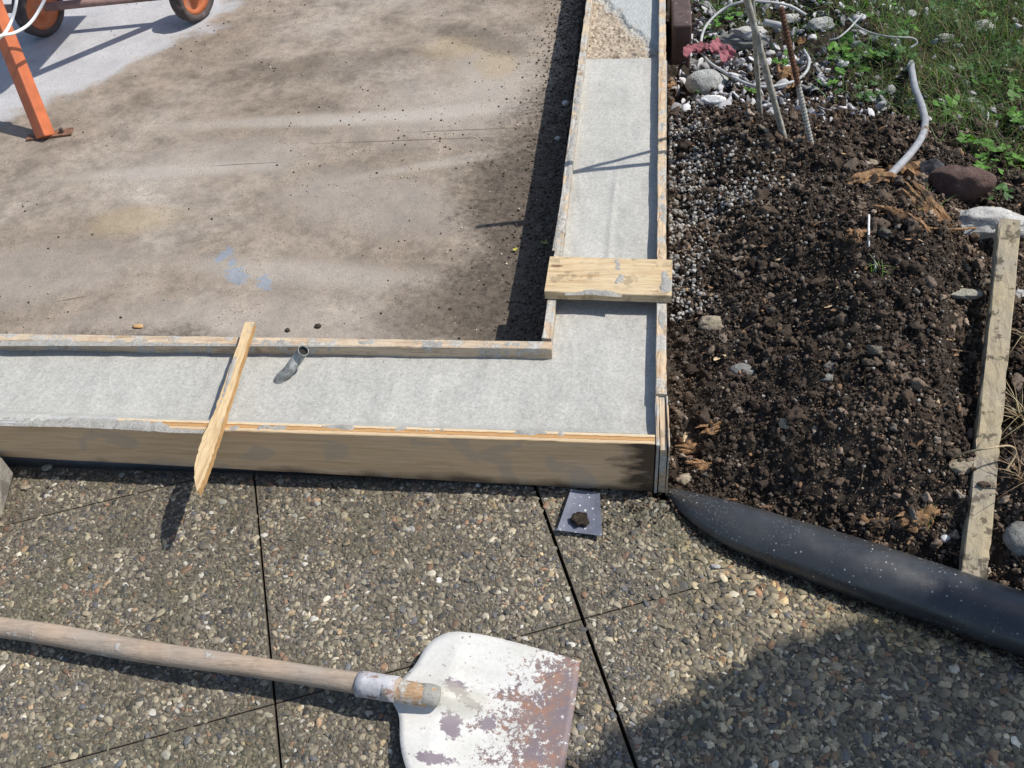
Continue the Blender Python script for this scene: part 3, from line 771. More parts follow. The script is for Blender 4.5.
# ------------------------------------------------------------------ dark cut pipe
pd = np.array([.933, -.360]); PP = np.array([.360, .933]); tip = np.array([.014, -.004]) - PP * .0465; LP = 1.05
ns = 90; arc = 22; V = []; F = []
rows = []
for i in range(ns + 1):
    s = LP * i / ns
    r = .0500 * (1 - math.exp(-(s + .004) / .078)) ; r = max(r, .004)
    off = (.048 - r) * .55           # tapered cut: the near side closes in
    c = tip + pd * s + PP * (.0465 - r)
    cx = c
    hgt = r * 1.0 * (1 - .35 * math.exp(-s / .15))
    row = []
    for rr, hh in ((r, hgt), (max(r - .0035, .001), max(hgt - .0035, .0005))):
        ring = []
        for k in range(arc + 1):
            a = -.62 + (PI + 1.24) * k / arc
            n_ = .0022 * float(vnoise(np.array([[s * 9, k * .35, 2.]]), 3)[0]) - .0045 * math.exp(-((k - arc * .44) / 1.1) ** 2) * math.exp(-((s - .12) / .12) ** 2)
            p = cx + PP * (-(rr + n_) * math.cos(a)); z = hh * .86 * math.sin(a) + hgt * .86 * .581 + .001
            ring.append(len(V)); V.append((p[0], p[1], z))
        row.append(ring)
    rows.append(row)
for i in range(ns):
    (o0, i0), (o1, i1) = rows[i], rows[i + 1]
    for k in range(arc):
        F.append((o0[k], o0[k + 1], o1[k + 1], o1[k])); F.append((i0[k], i1[k], i1[k + 1], i0[k + 1]))
    F.append((o0[0], o1[0], i1[0], i0[0])); F.append((o0[arc], i0[arc], i1[arc], o1[arc]))
for e in (0, ns):
    oo, ii = rows[e]
    for k in range(arc): F.append((oo[k], ii[k], ii[k + 1], oo[k + 1]) if e == 0 else (oo[k], oo[k + 1], ii[k + 1], ii[k]))
def mat_pipe():
    b = NB('dark_plastic_pipe'); W = b.world(); n = b.noise(W, 35, 5, .65); d = b.noise(b.world((1, 1, 1), rot=(0, 0, .43)), 8, 4)
    c = b.ramp(n, [(.3, (.018, .019, .022)), (.7, (.032, .034, .038))])
    c = b.mix(b.ramp(d, [(.45, 0.0), (.7, .45)]), c, (.07, .069, .066))
    v = b.vor(W, 110); k = b.math('MULTIPLY', b.ramp(v.outputs[0], [(.1, 1.0), (.2, 0.0)]), b.ramp(b.noise(W, 26, 4), [(.5, 0.0), (.66, .9)])); c = b.mix(k, c, (.5, .5, .48))
    v = b.vor(b.world(loc=(5, 2, 1)), 210); k = b.math('MULTIPLY', b.ramp(v.outputs[0], [(.14, .5), (.3, 0.0)]), b.ramp(b.noise(W, 14, 5), [(.5, 0.0), (.66, .8)])); c = b.mix(k, c, (.38, .38, .36))
    return b.out(c, b.ramp(b.noise(W, 12, 5, .7), [(.35, .26), (.7, .5)]), b.bump(b.math('ADD', n, b.math('MULTIPLY', b.noise(b.world((1, 6, 6), rot=(0, 0, .43)), 9, 3), 2.0)), .22, .002), spec=.6)
tag(mesh('drain_pipe', V, F, mat_pipe(), origin=(tip[0], tip[1], 0), smooth=True), 'dark grey plastic pipe with pointed cut end and white cement specks beside the paving', 'pipe')

# ------------------------------------------------------------------ shovel
sh = empty('shovel', at(440, 700, 0), 'worn shovel with white painted blade flaking to rust and long wooden handle', 'shovel')
outl = [(391.5, 699.6), (399, 717), (400, 740), (403, 758), (409, 775), (420, 790), (440, 800), (480, 806), (520, 811), (558, 813), (562, 790), (564.5, 768), (570, 734.8), (576, 696.7), (579.6, 664), (577.6, 660.6), (558.5, 654.2), (517.5, 642.5), (482, 633.7), (456, 630.8), (440, 635), (426.7, 645.4), (415, 664), (404.7, 677)]
hp = [at(px, py, .012)[:2] for px, py in outl]
hc0 = at(400, 690, .05); hcL = at(0, 628, .028)
hdir = (hcL - hc0); hdir /= np.linalg.norm(hdir)
axp = at(445, 700, .012)[:2]; axd = -hdir[:2] / np.linalg.norm(hdir[:2])
# dense resample and fill the blade with concentric rings
R_ = []
pp = catmull([(*p, 0) for p in hp] + [(*hp[0], 0)], 5)[:-1]
# keep the two front corners crisp by blending with the polygon
pp = [np.array(p)[:2] for p in pp]
cen = np.mean(hp, 0); rings = 14; V = []; F = []; npnt = len(pp)
def blade_z(p):
    d = p - axp; s = d @ axd; t = abs(d @ np.array([-axd[1], axd[0]]))
    neck = math.exp(-((s + .03) / .06) ** 2) if s > -.03 else 1.0
    z = .007 + .017 * math.exp(-max(s, 0) / .07) + .010 * (t / .11) ** 2 * (1 - sstep(s, .1, .2)) + .012 * math.exp(-(t / .022) ** 2) * math.exp(-(max(s - .0, 0) / .05))
    z += -.004 * math.exp(-((t - .035) / .018) ** 2) * (1 - sstep(s, .10, .2)) + .003 * math.exp(-(t / .012) ** 2) * (1 - sstep(s, .08, .2))
    return float(z + .0008 * float(vnoise(np.array([[p[0] * 25, p[1] * 25, 0]]), 4)[0]))
for k_, p_ in enumerate(list(pp)):      # lift the outline to the dished blade's own height
    z_ = blade_z(p_); ray = np.array([p_[0], p_[1], .012]) - CAM_C; q_ = CAM_C + ray * (z_ - CAM_C[2]) / (.012 - CAM_C[2]); pp[k_] = q_[:2]
for lvl in range(2):
    for r in range(rings, 0, -1):
        f = r / rings
        for p in pp:
            x = cen + (p - cen) * f; V.append((x[0], x[1], blade_z(x) - (.0018 if lvl else 0)))
    V.append((cen[0], cen[1], blade_z(cen) - (.0018 if lvl else 0)))
per = rings * npnt + 1
for lvl in range(2):
    o_ = lvl * per
    for r in range(rings - 1):
        for k in range(npnt):
            a, b_, c_, d_ = o_ + r * npnt + k, o_ + r * npnt + (k + 1) % npnt, o_ + (r + 1) * npnt + (k + 1) % npnt, o_ + (r + 1) * npnt + k
            F.append((a, b_, c_, d_) if not lvl else (d_, c_, b_, a))
    for k in range(npnt):
        a, b_, c_ = o_ + (rings - 1) * npnt + k, o_ + (rings - 1) * npnt + (k + 1) % npnt, o_ + per - 1
        F.append((a, b_, c_) if not lvl else (c_, b_, a))
for k in range(npnt): F.append((k, per + k, per + (k + 1) % npnt, (k + 1) % npnt))
def mat_blade():
    b = NB('flaking_blade_paint'); W = b.world()
    n = b.noise(W, 28, 7, .72, .4); f = b.noise(W, 160, 4, .7)
    c = b.ramp(b.noise(W, 14, 5), [(.3, (.50, .485, .44)), (.7, (.62, .605, .57))])
    c = b.mix(.5, c, b.ramp(f, [(.3, .8), (.7, 1.1)]), 'MULTIPLY')
    # wear grows towards the cutting edge
    mp = b.n('ShaderNodeMapping', vector_type='TEXTURE'); b.l(W, mp.inputs[0]); mp.inputs['Location'].default_value = (axp[0], axp[1], 0); mp.inputs['Rotation'].default_value = (0, 0, math.atan2(axd[1], axd[0]))
    sx = b.n('ShaderNodeSeparateXYZ'); b.l(mp.outputs[0], sx.inputs[0]); s = sx.outputs[0]; t = sx.outputs[1]
    wear = b.math('ADD', b.math('MULTIPLY', s, 3.4), b.math('MULTIPLY', n, 1.5)); wear = b.math('ADD', wear, b.math('MULTIPLY', b.math('SUBTRACT', b.noise(W, 130, 5, .8), .5), 1.9)); wear = b.math('SUBTRACT', wear, b.math('MULTIPLY', b.math('ABSOLUTE', b.math('ADD', t, .01)), 1.9))
    k = b.ramp(wear, [(.0, 0.0), (1, 1.0)]); k = b.ramp(b.math('SUBTRACT', wear, .5), [(.50, 0.0), (.58, 1.0)])
    rust = b.ramp(b.noise(W, 45, 5, .7), [(.32, (.15, .125, .145)), (.52, (.19, .135, .125)), (.68, (.27, .14, .09))])
    c = b.mix(k, c, rust)
    for (px, py, rx, ry, a) in ((457, 690, .020, .013, -.5), (451, 727, .014, .020, .2), (487, 723, .012, .010, 0), (470, 705, .02, .006, -.3), (437, 763, .03, .008, 0)):
        p = at(px, py, .015); sp = b.spot(W, p[0], p[1], rx, ry, a, .12, b.mix(.5, n, f), 2.6); c = b.mix(sp, c, (.20, .165, .18))
    v = b.vor(W, 90); pit = b.math('MULTIPLY', b.ramp(v.outputs[0], [(.12, 1.0), (.17, 0.0)]), b.ramp(b.noise(W, 20, 3), [(.48, 0.0), (.55, 1.0)])); c = b.mix(pit, c, (.22, .16, .14))
    cem = b.spot(W, *at(455, 700, .02)[:2], .05, .022, math.atan2(axd[1], axd[0]), .4, n, 1.0); c = b.mix(b.math('MULTIPLY', cem, .6), c, (.40, .375, .30))
    ss = b.n('ShaderNodeVectorMath', operation='MULTIPLY'); b.l(mp.outputs[0], ss.inputs[0]); ss.inputs[1].default_value = (7, 160, 7)
    scr = b.noise(ss.outputs[0], 3, 4, .7); c = b.mix(b.math('MULTIPLY', b.ramp(scr, [(.60, 0.0), (.66, .55)]), b.ramp(b.noise(W, 9, 3), [(.45, 0.0), (.6, 1.0)])), c, (.30, .26, .25))
    h = b.math('ADD', b.math('MULTIPLY', k, -.6), f)
    return b.out(c, b.mix(k, (.5,) * 3, (.62,) * 3), b.bump(h, .35, .0008), 0, .45)
bl_ = mesh('blade', V, F, mat_blade(), parent=sh, smooth=True)
hpts = [hcL + hdir * .75] + [hc0 + (hcL - hc0) * f for f in np.linspace(1, 0, 24)]
hp2 = [p + np.array([0, 0, .0022 * math.sin(i * .55)]) + np.array([.0, .0016 * math.sin(i * .4), 0]) for i, p in enumerate(hpts)]
V, F = tube(hp2, [.0165] * 2 + [.0165 + .0012 * math.sin(i * .3) for i in range(len(hp2) - 2)], 20)
mesh('handle', V, F, M['handle'], parent=sh, smooth=True)
e0 = at(392, 690, .05); e1 = at(438, 697.5, .042)
V, F = tube([e0 + (e1 - e0) * f for f in np.linspace(-.2, 1, 7)], [.0165, .0172, .0168, .0172, .0166, .0160, .0135], 18)
mesh('handle_end', V, F, M['handle_end'], parent=sh, smooth=True)
f0 = at(358, 690, .05) ; f1 = at(394, 692.5, .05)
f0 = hc0 + hdir * .065; f1 = hc0 + hdir * .004
V, F = pipe_tube([f0 + (f1 - f0) * f for f in np.linspace(0, 1, 6)], .0192, .0018, 22)
mesh('ferrule', V, F, mat_plain('flaked_ferrule', (.46, .45, .46), .55, 60, (.7, 1.15), splotch=(.24, .15, .12), splotch_t=(.52, .6), splotch_scale=70, metal=0), parent=sh, smooth=True)
# metal straps from the ferrule into the blade
for sgn in (-1, 1):
    sd = np.array([-axd[1], axd[0]]) * sgn
    a0 = f1[:2] - axd * .012 + sd * .0185; a1 = axp - axd * .012 + sd * .032
    V = []
    for k, (a, zz) in enumerate(((a0, .046), (a0, .030), (a1 - axd * .02, .032), (a1, .026))): pass
V, F = tube([e0 + (e1 - e0) * f for f in (.62, .78, .9, 1.0, 1.04)], [.0158, .0170, .0165, .0148, .009], 20); V = np.array(V); V = V + .0012 * fbm(V * 90, 3, 5)[:, None]
mesh('cement_crust', V, F, M['cement'], parent=sh, smooth=True)

# ------------------------------------------------------------------ plastic scrap with a clod on it
q = [(571, 489), (600, 493), (602, 536), (557, 530)]
V = []
for zz in (.0085, .0065):
    for i in range(7):
        for j in range(7):
            a, b_ = i / 6, j / 6
            px = (q[0][0] * (1 - a) + q[1][0] * a) * (1 - b_) + (q[3][0] * (1 - a) + q[2][0] * a) * b_; py = (q[0][1] * (1 - a) + q[1][1] * a) * (1 - b_) + (q[3][1] * (1 - a) + q[2][1] * a) * b_
            z = zz + .004 * (2 * a - 1) ** 2 - .001 * b_; V.append(at(px, py, z))
F = []
for l in range(2):
    for i in range(6):
        for j in range(6):
            a = l * 49 + i * 7 + j; f = (a, a + 1, a + 8, a + 7); F.append(f[::-1] if l else f)
rim = [j for j in range(7)] + [i * 7 + 6 for i in range(1, 7)] + [42 + j for j in range(5, -1, -1)] + [i * 7 for i in range(5, 0, -1)]
for k in range(len(rim)): a, b_ = rim[k], rim[(k + 1) % len(rim)]; F.append((b_, a, a + 49, b_ + 49))
tag(mesh('plastic_scrap', V, F, mat_plain('blue_grey_plastic', (.135, .145, .185), .42, 30, (.8, 1.2), spots=(.6, .6, .6), sp_scale=110, sp_t=(.16, .26)), origin=at(580, 512, 0), smooth=False), 'small blue-grey plastic scrap lying on the pebble paving below the plywood', 'plastic scrap')
V, F = rock(at(579, 521, .008), (.017, .014, .009), 61, 3, .5, 3, .2); tag(mesh('soil_clod', V, F, M['soil'], origin=at(579, 521, .008), smooth=False), 'dark soil clod lying on the blue-grey plastic scrap', 'clod')

# ------------------------------------------------------------------ individual stones
ST = {
 'grey': mat_stone('grey_stone', (.13, .125, .115), (.27, .265, .245), 25),
 'granite': mat_stone('speckled_granite', (.30, .30, .28), (.42, .42, .39), 30, (.07, .07, .065)),
 'white': mat_stone('white_concrete_lump', (.36, .345, .32), (.56, .545, .51), 28),
 'tan': mat_stone('tan_stone', (.24, .20, .14), (.40, .34, .25), 25),
 'brick': mat_stone('dull_red_brick', (.085, .055, .045), (.15, .095, .08), 30),
 'slate': mat_stone('flat_slate', (.22, .21, .17), (.38, .36, .29), 25),
 'dark': mat_stone('dark_stone', (.05, .05, .055), (.12, .12, .125), 25),
 'snow': mat_stone('bright_plaster', (.7, .69, .66), (.84, .83, .8), 40),
}
def stone(px, py, r, mat, seed, label, name='stone', sink=.3, rz=0.0, z=None, rough=.22, cuts=5, dz=0):
    c = on(px, py) if z is None else at(px, py, z)
    c = c + np.array([0, 0, dz])
    V, F = rock(c, r, seed, 4 if max(r) > .02 else 3, rough, cuts, sink, rz)
    return tag(mesh(name, V, F, ST[mat], origin=c, smooth=True), label, name.replace('_', ' '))
stone(712, 326, (.026, .02, .018), 'tan', 1, 'pale rough stone half buried in the soil near the form board', sink=.35)
stone(742, 373, (.0235, .0155, .013), 'grey', 2, 'smooth grey oval stone on dark soil, below the pale rough one', cuts=2, rough=.08)
stone(790, 424, (.021, .015, .010), 'tan', 3, 'buff stone sunk in soil above the pipe middle', sink=.4)
stone(961, 297, (.036, .013, .007), 'slate', 4, 'flat pointed greyish stone lying on the heap left of the weathered stake', cuts=3, rough=.2, rz=-.1, dz=.006)
stone(881, 355, (.009, .011, .007), 'tan', 5, 'small pale upright stone in the middle of the soil heap')
stone(825, 378, (.014, .009, .007), 'grey', 6, 'small dull grey stone in the heap left of the splintered chip', sink=.45)
stone(980, 243, (.085, .042, .032), 'white', 7, 'big whitish concrete lump behind the top of the weathered stake', name='concrete_lump', rough=.4, cuts=9, dz=.03)
stone(1022, 300, (.022, .02, .015), 'white', 8, 'white broken lump right of the weathered stake top, at the picture edge', name='concrete_lump', rough=.3, cuts=8)
stone(1020, 542, (.026, .03, .022), 'grey', 9, 'round grey stone at the right edge beside the stake foot', cuts=2, rough=.1)
stone(956, 200, (.068, .045, .05), 'brick', 10, 'dull red-brown brick chunk beyond the heap near the grey hose', name='brick_chunk', rough=.2, cuts=22, rz=-.3, dz=.012)
stone(928, 178, (.03, .022, .034), 'dark', 11, 'dark blue-grey stone between the grey hose foot and the brick chunk')
stone(944, 540, (.009, .009, .008), 'snow', 12, 'tiny bright white pebble between pipe and weathered stake', sink=.2)
stone(687, 480, (.015, .015, .011), 'tan', 13, 'mottled stone at the foot of the soil by the pipe tip', sink=.35)
stone(707, 90, (.056, .042, .036), 'granite', 14, 'big round speckled grey stone at the back beside the form board', cuts=2, rough=.12, sink=.25)
stone(742, 44, (.09, .045, .022), 'grey', 15, 'broad flat grey stone behind the two leaning rods', cuts=4, sink=.3)
stone(748, 46, (.048, .026, .022), 'white', 16, 'white broken concrete lump crossed by the two leaning rods', name='concrete_lump', rough=.35, cuts=7, dz=.03)
stone(716, 109, (.034, .010, .012), 'snow', 17, 'bright white plaster shard in front of the speckled stone', name='plaster_shard', rough=.4, cuts=6, dz=.02)
stone(792, 20, (.035, .022, .014), 'white', 18, 'pale concrete slab piece behind the rusty rod top', name='concrete_lump', rough=.1, cuts=9)
stone(820, 27, (.042, .026, .02), 'granite', 19, 'light grey flat-topped stone right of the rusty rod top', cuts=6)
stone(812, 40, (.014, .012, .012), 'snow', 20, 'small white block in front of the light grey flat-topped stone', name='concrete_lump')
stone(690, 66, (.022, .018, .015), 'grey', 21, 'small grey stone under the pink rag')
stone(983, 30, (.03, .026, .02), 'white', 22, 'whitish lump among grass at the top right', name='concrete_lump')
stone(944, 40, (.028, .016, .014), 'granite', 23, 'pale grey stone in the grass right of the thin white hose end')
stone(48, 468, (.0105, .0085, .0035), 'slate', 24, 'small flat pale stone on the paving at the far left under the plywood', z=-.001, cuts=3, sink=.1)
stone(26, 488, (.0125, .006, .003), 'tan', 25, 'buff chip on the paving beside the timber wedge', z=-.001, sink=.2)
stone(805, 565 - 3, (.0, .0, .0), 'tan', 26, 'x') if False else None
stone(716, 567, (.0105, .005, .003), 'white', 27, 'flat whitish pebble lying at the end of the thin paving joint', z=.0, sink=.2)
stone(960, 468, (.024, .014, .012), 'tan', 28, 'brown cobble wedged against the left side of the weathered stake', sink=.3)
stone(868, 165, (.02, .012, .01), 'tan', 29, 'sandy stone on the heap rim left of the grey hose foot')
stone(770, 55, (.014, .012, .01), 'white', 30, 'small white lump just right of the two rods', name='concrete_lump')

# grit on the slab and on the boards
def slab_bit(px, py, r, col, seed, label, name, cat):
    c = at(px, py, -.02); V, F = rock(c, r, seed, 2, .3, 4, .15)
    cm = np.broadcast_to(np.array(col), (len(V), 3)); tag(mesh(name, V, F, M['grit'], origin=c, col=cm), label, cat)
slab_bit(139, 327, (.014, .007, .004), (.5, .30, .14), 1, 'orange-brown wood chip on the dirty floor near the pale board, left part', 'wood_chip', 'wood chip')
slab_bit(288, 331, (.006, .005, .004), (.06, .045, .035), 2, 'dark crumb on the floor right of the stake head', 'soil_crumb', 'crumb')
slab_bit(318, 327, (.008, .006, .005), (.05, .04, .03), 3, 'dark clod on the floor above the conduit stub', 'soil_crumb', 'crumb')
slab_bit(565, 105, (.011, .010, .008), (.5, .48, .45), 4, 'pale lump in the dark strip beside the crumbling board, upper', 'cement_lump', 'cement lump')
slab_bit(558, 140, (.008, .008, .006), (.45, .43, .4), 5, 'smaller pale lump in the dark strip beside the crumbling board, lower', 'cement_lump', 'cement lump')
def leaflet(px, py, z, s, col, seed, label):
    c = at(px, py, z); g = np.random.default_rng(seed); n = 10; V = [tuple(c + [0, 0, .004])]
    for k in range(n): a = 2 * PI * k / n; r = s * (1 + .35 * g.normal()); V.append(tuple(c + [r * math.cos(a), r * .8 * math.sin(a), .003 + .004 * g.random()]))
    F = [(0, 1 + k, 1 + (k + 1) % n) for k in range(n)]; tag(mesh('leaf', V, F, M['leaf'], origin=c, col=np.broadcast_to(np.array(col), (len(V), 3))), label, 'leaf')
leaflet(515, 251, -.018, .0065, (.62, .55, .10), 1, 'small bright yellow leaf on the floor near the edge of the shade')
leaflet(545, 244, -.018, .0085, (.30, .30, .09), 2, 'olive leaf in the dark shade beside the crumbling board')

n = 9000; P = np.stack([RNG.uniform(-2.2, -.25, n), RNG.uniform(.27, 2.3, n)], 1)
dens = .05 + .9 * np.exp(-((P[:, 0] + .38) / .22) ** 2) + .7 * (fbm(np.c_[P * 3.2, P[:, 0] * 0], 3, 9) > .35)
keep = RNG.random(n) < dens; P = P[keep]; r = .0006 + .003 * RNG.random(len(P)) ** 5
colr = np.where(RNG.random((len(P), 1)) < .62, np.array([[.05, .038, .028]]), np.array([[.45, .38, .28]])) * RNG.uniform(.6, 1.3, (len(P), 1))
v, f, c = scatter([ICO[1]], np.c_[P, -.02 + r * .4], np.stack([r, r * RNG.uniform(.6, 1, len(P)), r * .7], 1), RNG.uniform(0, 6, len(P)), RNG.normal(0, .4, (len(P), 2)), colr)
tag(mesh('floor_grit', v, f, M['grit'], col=c), 'loose dark crumbs and sand grains scattered over the dirty floor', 'grit', kind='stuff')
# soil swept into the shaded strip next to the form
n = 7000; P = np.stack([-.226 - np.abs(RNG.normal(0, .05, n)), RNG.uniform(.27, 2.2, n)], 1); r = .001 + .0035 * RNG.random(n) ** 3
colr = np.array([[.10, .08, .062]]) * RNG.uniform(.4, 2.0, (n, 1))
v, f, c = scatter([ICO[1]], np.c_[P, -.02 + r * .3], np.stack([r, r, r * .8], 1), RNG.uniform(0, 6, n), RNG.normal(0, .4, (n, 2)), colr)
tag(mesh('swept_soil', v, f, M['crumb'], col=c), 'dark crumbly soil lying along the foot of the crumbling board', 'soil', kind='stuff')

# ------------------------------------------------------------------ crumbs, granules, chips on the heap
def crumb_templates(sub, k, rough):
    T = []
    for s in range(k):
        V, F = ICO[sub]; g = np.random.default_rng(300 + s + sub * 50); V = V.copy()
        for q_ in range(4):
            n_ = g.normal(size=3); n_ /= np.linalg.norm(n_); h = V @ n_ - g.uniform(.35, .8); V -= np.where(h > 0, h, 0)[:, None] * n_ * .95
        V = V * (1 + rough * fbm(V * 1.6 + s, 2, s)[:, None]); T.append((V, F))
    return T
C1 = crumb_templates(1, 10, .35); C2 = crumb_templates(2, 10, .5); C3 = [(V_ * (1 + .22 * fbm(V_ * 5 + 3, 2, 9)[:, None]), F_) for V_, F_ in crumb_templates(3, 8, .6)]
def on_soil(n, x0, x1, y0, y1, dmin=.012):
    P = np.stack([RNG.uniform(x0, x1, n), RNG.uniform(y0, y1, n)], 1)
    d = PN[0] * (P[:, 0] - .01) + PN[1] * (P[:, 1] + .006); return P[d > dmin]
SOILC = np.array([(.050, .037, .028), (.075, .057, .044), (.030, .022, .017), (.115, .09, .07), (.18, .15, .12), (.09, .08, .068), (.14, .085, .05)]); SWT = np.array([.34, .26, .27, .07, .012, .03, .012]); SWT /= SWT.sum()
Vs, Fs, Cs, nb = [], [], [], 0
for (cnt, T, rl, rh, pw) in ((88000, C1, .0012, .0034, 1.4), (15000, C2, .003, .0072, 1.9), (2300, C3, .006, .016, 2.6)):
    P = on_soil(cnt, .016, 1.15, -.26, 1.45, .045 if T is C3 else (.03 if T is C2 else .012)); n = len(P); r = rl + (rh - rl) * RNG.random(n) ** pw
    P = P[P[:, 0] > .012 + 0 * r]; n = len(P); r = r[:n]; P[:, 0] = np.maximum(P[:, 0], .013 + .0135 * P[:, 1] + r)
    sc = np.stack([r, r * RNG.uniform(.65, 1, n), r * RNG.uniform(.5, .9, n)], 1)
    col = SOILC[RNG.choice(len(SOILC), n, p=SWT)] * RNG.uniform(.6, 1.4, (n, 1))
    v, f, c = scatter(T, np.c_[P, FS(P[:, 0], P[:, 1]) + .002 + r * RNG.uniform(-.1, .6, n)], sc, RNG.uniform(0, 6.28, n), RNG.normal(0, .7, (n, 2)), col)
    Vs.append(v); Fs.append(f + nb); dry_ = sstep(fbm(np.c_[v[:, :2] * 7, v[:, 0] * 0], 3, 91), .15, .6)[:, None]; Cs.append(c * (1.22 + dry_ * np.array([[.9, .85, .75]]))); nb += len(v)
tag(mesh('soil_crumbs', np.concatenate(Vs), np.concatenate(Fs), M['crumb'], col=np.concatenate(Cs)), 'loose dark brown crumbs and clods covering the soil heap', 'soil', kind='stuff')

n = 6500; P = np.stack([RNG.uniform(-1.3, .2, n), RNG.uniform(-.16, .0, n)], 1); e = np.abs(P[:, 1] + .012)
m = np.exp(-(e / .022) ** 2) * .35 * (.4 + .8 * (P[:, 0] > -.25)) + np.exp(-((P[:, 0] + .03) / .065) ** 2 - ((P[:, 1] + .03) / .045) ** 2)
s2 = RNG.uniform(.0, .62, n); off = -.0520 + RNG.normal(0, .006, n); Q_ = tip[None] + pd[None] * s2[:, None] + PP[None] * (.0465 + (off - .0465) * (1 - np.exp(-(s2 + .004) / .062)))[:, None]
P = np.concatenate([P[RNG.random(n) < m], Q_[RNG.random(n) < .16]]); n = len(P); r = .0009 + .003 * RNG.random(n) ** 2
v, f, c = scatter(C1, np.c_[P, .0015 + r * .5], np.stack([r, r * .8, r * .7], 1), RNG.uniform(0, 6.28, n), RNG.normal(0, .5, (n, 2)), SOILC[RNG.choice(len(SOILC), n, p=SWT)] * RNG.uniform(.5, 1.2, (n, 1)))
tag(mesh('spilled_soil', v, f, M['crumb'], col=c), 'dark soil crumbs spilled over the paving along the plywood and its corner', 'soil', kind='stuff')

# grey-white granules spilled by the form board
n = 15000; P = on_soil(n, .015, .42, .22, 1.08)
cx, cy = .035 + .0 * P[:, 0], P[:, 1]
m = np.exp(-(np.maximum(P[:, 0] - .05, 0) / .055) ** 2) * sstep(P[:, 1], .30, .42) * (1 - sstep(P[:, 1], .95, 1.1)) + .95 * np.exp(-((P[:, 0] - .17) / .075) ** 2 - ((P[:, 1] - .74) / .12) ** 2)
m = m * (.35 + .9 * (fbm(np.c_[P * 16, P[:, 0] * 0], 3, 77) > -.05)) * .75
P = P[RNG.random(len(P)) < m]; n = len(P); r = .0018 + .0038 * RNG.random(n) ** 1.6
P[:, 0] = np.maximum(P[:, 0], .013 + .0135 * P[:, 1] + r)
col = np.array([[.29, .275, .25]]) * RNG.uniform(.35, 1.55, (n, 1)) * (1 + np.where(RNG.random((n, 1)) < .25, 1, 0) * np.array([[-.5, -.6, -.68]]))
v, f, c = scatter(C2, np.c_[P, FS(P[:, 0], P[:, 1]) + .003 + r * RNG.uniform(.3, 1.8, n)], np.stack([r, r * RNG.uniform(.65, 1, n), r * RNG.uniform(.6, 1, n)], 1), RNG.uniform(0, 6, n), RNG.normal(0, .6, (n, 2)), col)
tag(mesh('grey_granules', v, f, M['grit'], col=c), 'patch of light grey granules spilled on the soil beside the long form board', 'granules', kind='stuff')
# sparse pale grit over the heap and white rubble bits behind
n = 2600; P = on_soil(n, .02, 1.1, -.2, 1.2); n = len(P); r = .001 + .004 * RNG.random(n) ** 5
pal = np.array([(.34, .28, .2), (.42, .40, .36), (.30, .17, .09), (.22, .2, .18)]); col = pal[RNG.integers(0, 4, n)] * RNG.uniform(.6, 1.1, (n, 1))
v, f, c = scatter(C1, np.c_[P, FS(P[:, 0], P[:, 1]) + .004 + r * .5], np.stack([r, r, r * .7], 1), RNG.uniform(0, 6, n), RNG.normal(0, .6, (n, 2)), col)
tag(mesh('pale_grit', v, f, M['grit'], col=c), 'pale grains and small stones sprinkled through the dark soil', 'grit', kind='stuff')
n = 8000; P = on_soil(n, .05, 1.3, 1.08, 2.3)
m = .8 * np.exp(-((P[:, 0] - .12) / .16) ** 2) + .75 * np.exp(-((P[:, 0] - .42) / .22) ** 2) * (fbm(np.c_[P * 6, P[:, 0] * 0], 3, 5) > -.1) + .11
P = P[RNG.random(len(P)) < m]; n = len(P); r = .0025 + .017 * RNG.random(n) ** 3.6
col = np.array([[.42, .41, .41]]) * RNG.uniform(.3, 1.4, (n, 1))
def shard_templates():
    T = []
    for s_ in range(10):
        g_ = np.random.default_rng(700 + s_); V_, F_ = ICO[2]; V_ = V_.copy()
        for q_ in range(9):
            n_ = g_.normal(size=3); n_ /= np.linalg.norm(n_); h_ = V_ @ n_ - g_.uniform(.2, .6); V_ -= np.where(h_ > 0, h_, 0)[:, None] * n_
        T.append((V_ * (1 + .12 * fbm(V_ * 4, 2, s_)[:, None]), F_))
    return T
v, f, c = scatter(shard_templates(), np.c_[P, FS(P[:, 0], P[:, 1]) + .003 + r * .4], np.stack([r * 1.4, r * RNG.uniform(.6, 1.3, n), r * RNG.uniform(.4, 1.0, n)], 1), RNG.uniform(0, 6, n), RNG.normal(0, .5, (n, 2)), col)
tag(mesh('white_rubble', v, f, M['grit'], col=c), 'white and grey rubble bits scattered behind the soil heap', 'rubble', kind='stuff')

# wood splinters and rootlets
def sliver(c, L, w_, h_, a, tilt, g):
    n = 5; V = []; F = []
    for i in range(n + 1):
        t = i / n - .5; ww = w_ * (1 - abs(t) * 1.1) * g.uniform(.8, 1.2); bend = .18 * L * (t * t) * g.uniform(-.5, 1)
        for (s_, z) in ((-1, 0), (0, h_), (1, 0), (0, -h_)): V.append((t * L, s_ * ww + bend, z + t * L * tilt))
    for i in range(n):
        for k in range(4): F.append((i * 4 + k, i * 4 + (k + 1) % 4, i * 4 + 4 + (k + 1) % 4, i * 4 + 4 + k))
    V = np.array(V); co, si = math.cos(a), math.sin(a); V = V @ np.array([[co, si, 0], [-si, co, 0], [0, 0, 1]]); return V + c, F
g = np.random.default_rng(5); parts = []
P = on_soil(900, .03, 1.1, -.2, 1.15)
WC = [(.26, .15, .08), (.36, .23, .12), (.16, .09, .05), (.45, .34, .2), (.10, .06, .04)]
for p in P[:620]:
    L = g.uniform(.006, .028); c = np.array([p[0], p[1], float(H(p[0], p[1])) + .005]); V, F = sliver(c, L, L * g.uniform(.06, .2), L * .05, g.uniform(0, 6.3), g.normal(0, .25), g)
    parts.append((V, F, np.array(WC[g.integers(0, 5)]) * g.uniform(.7, 1.2)))
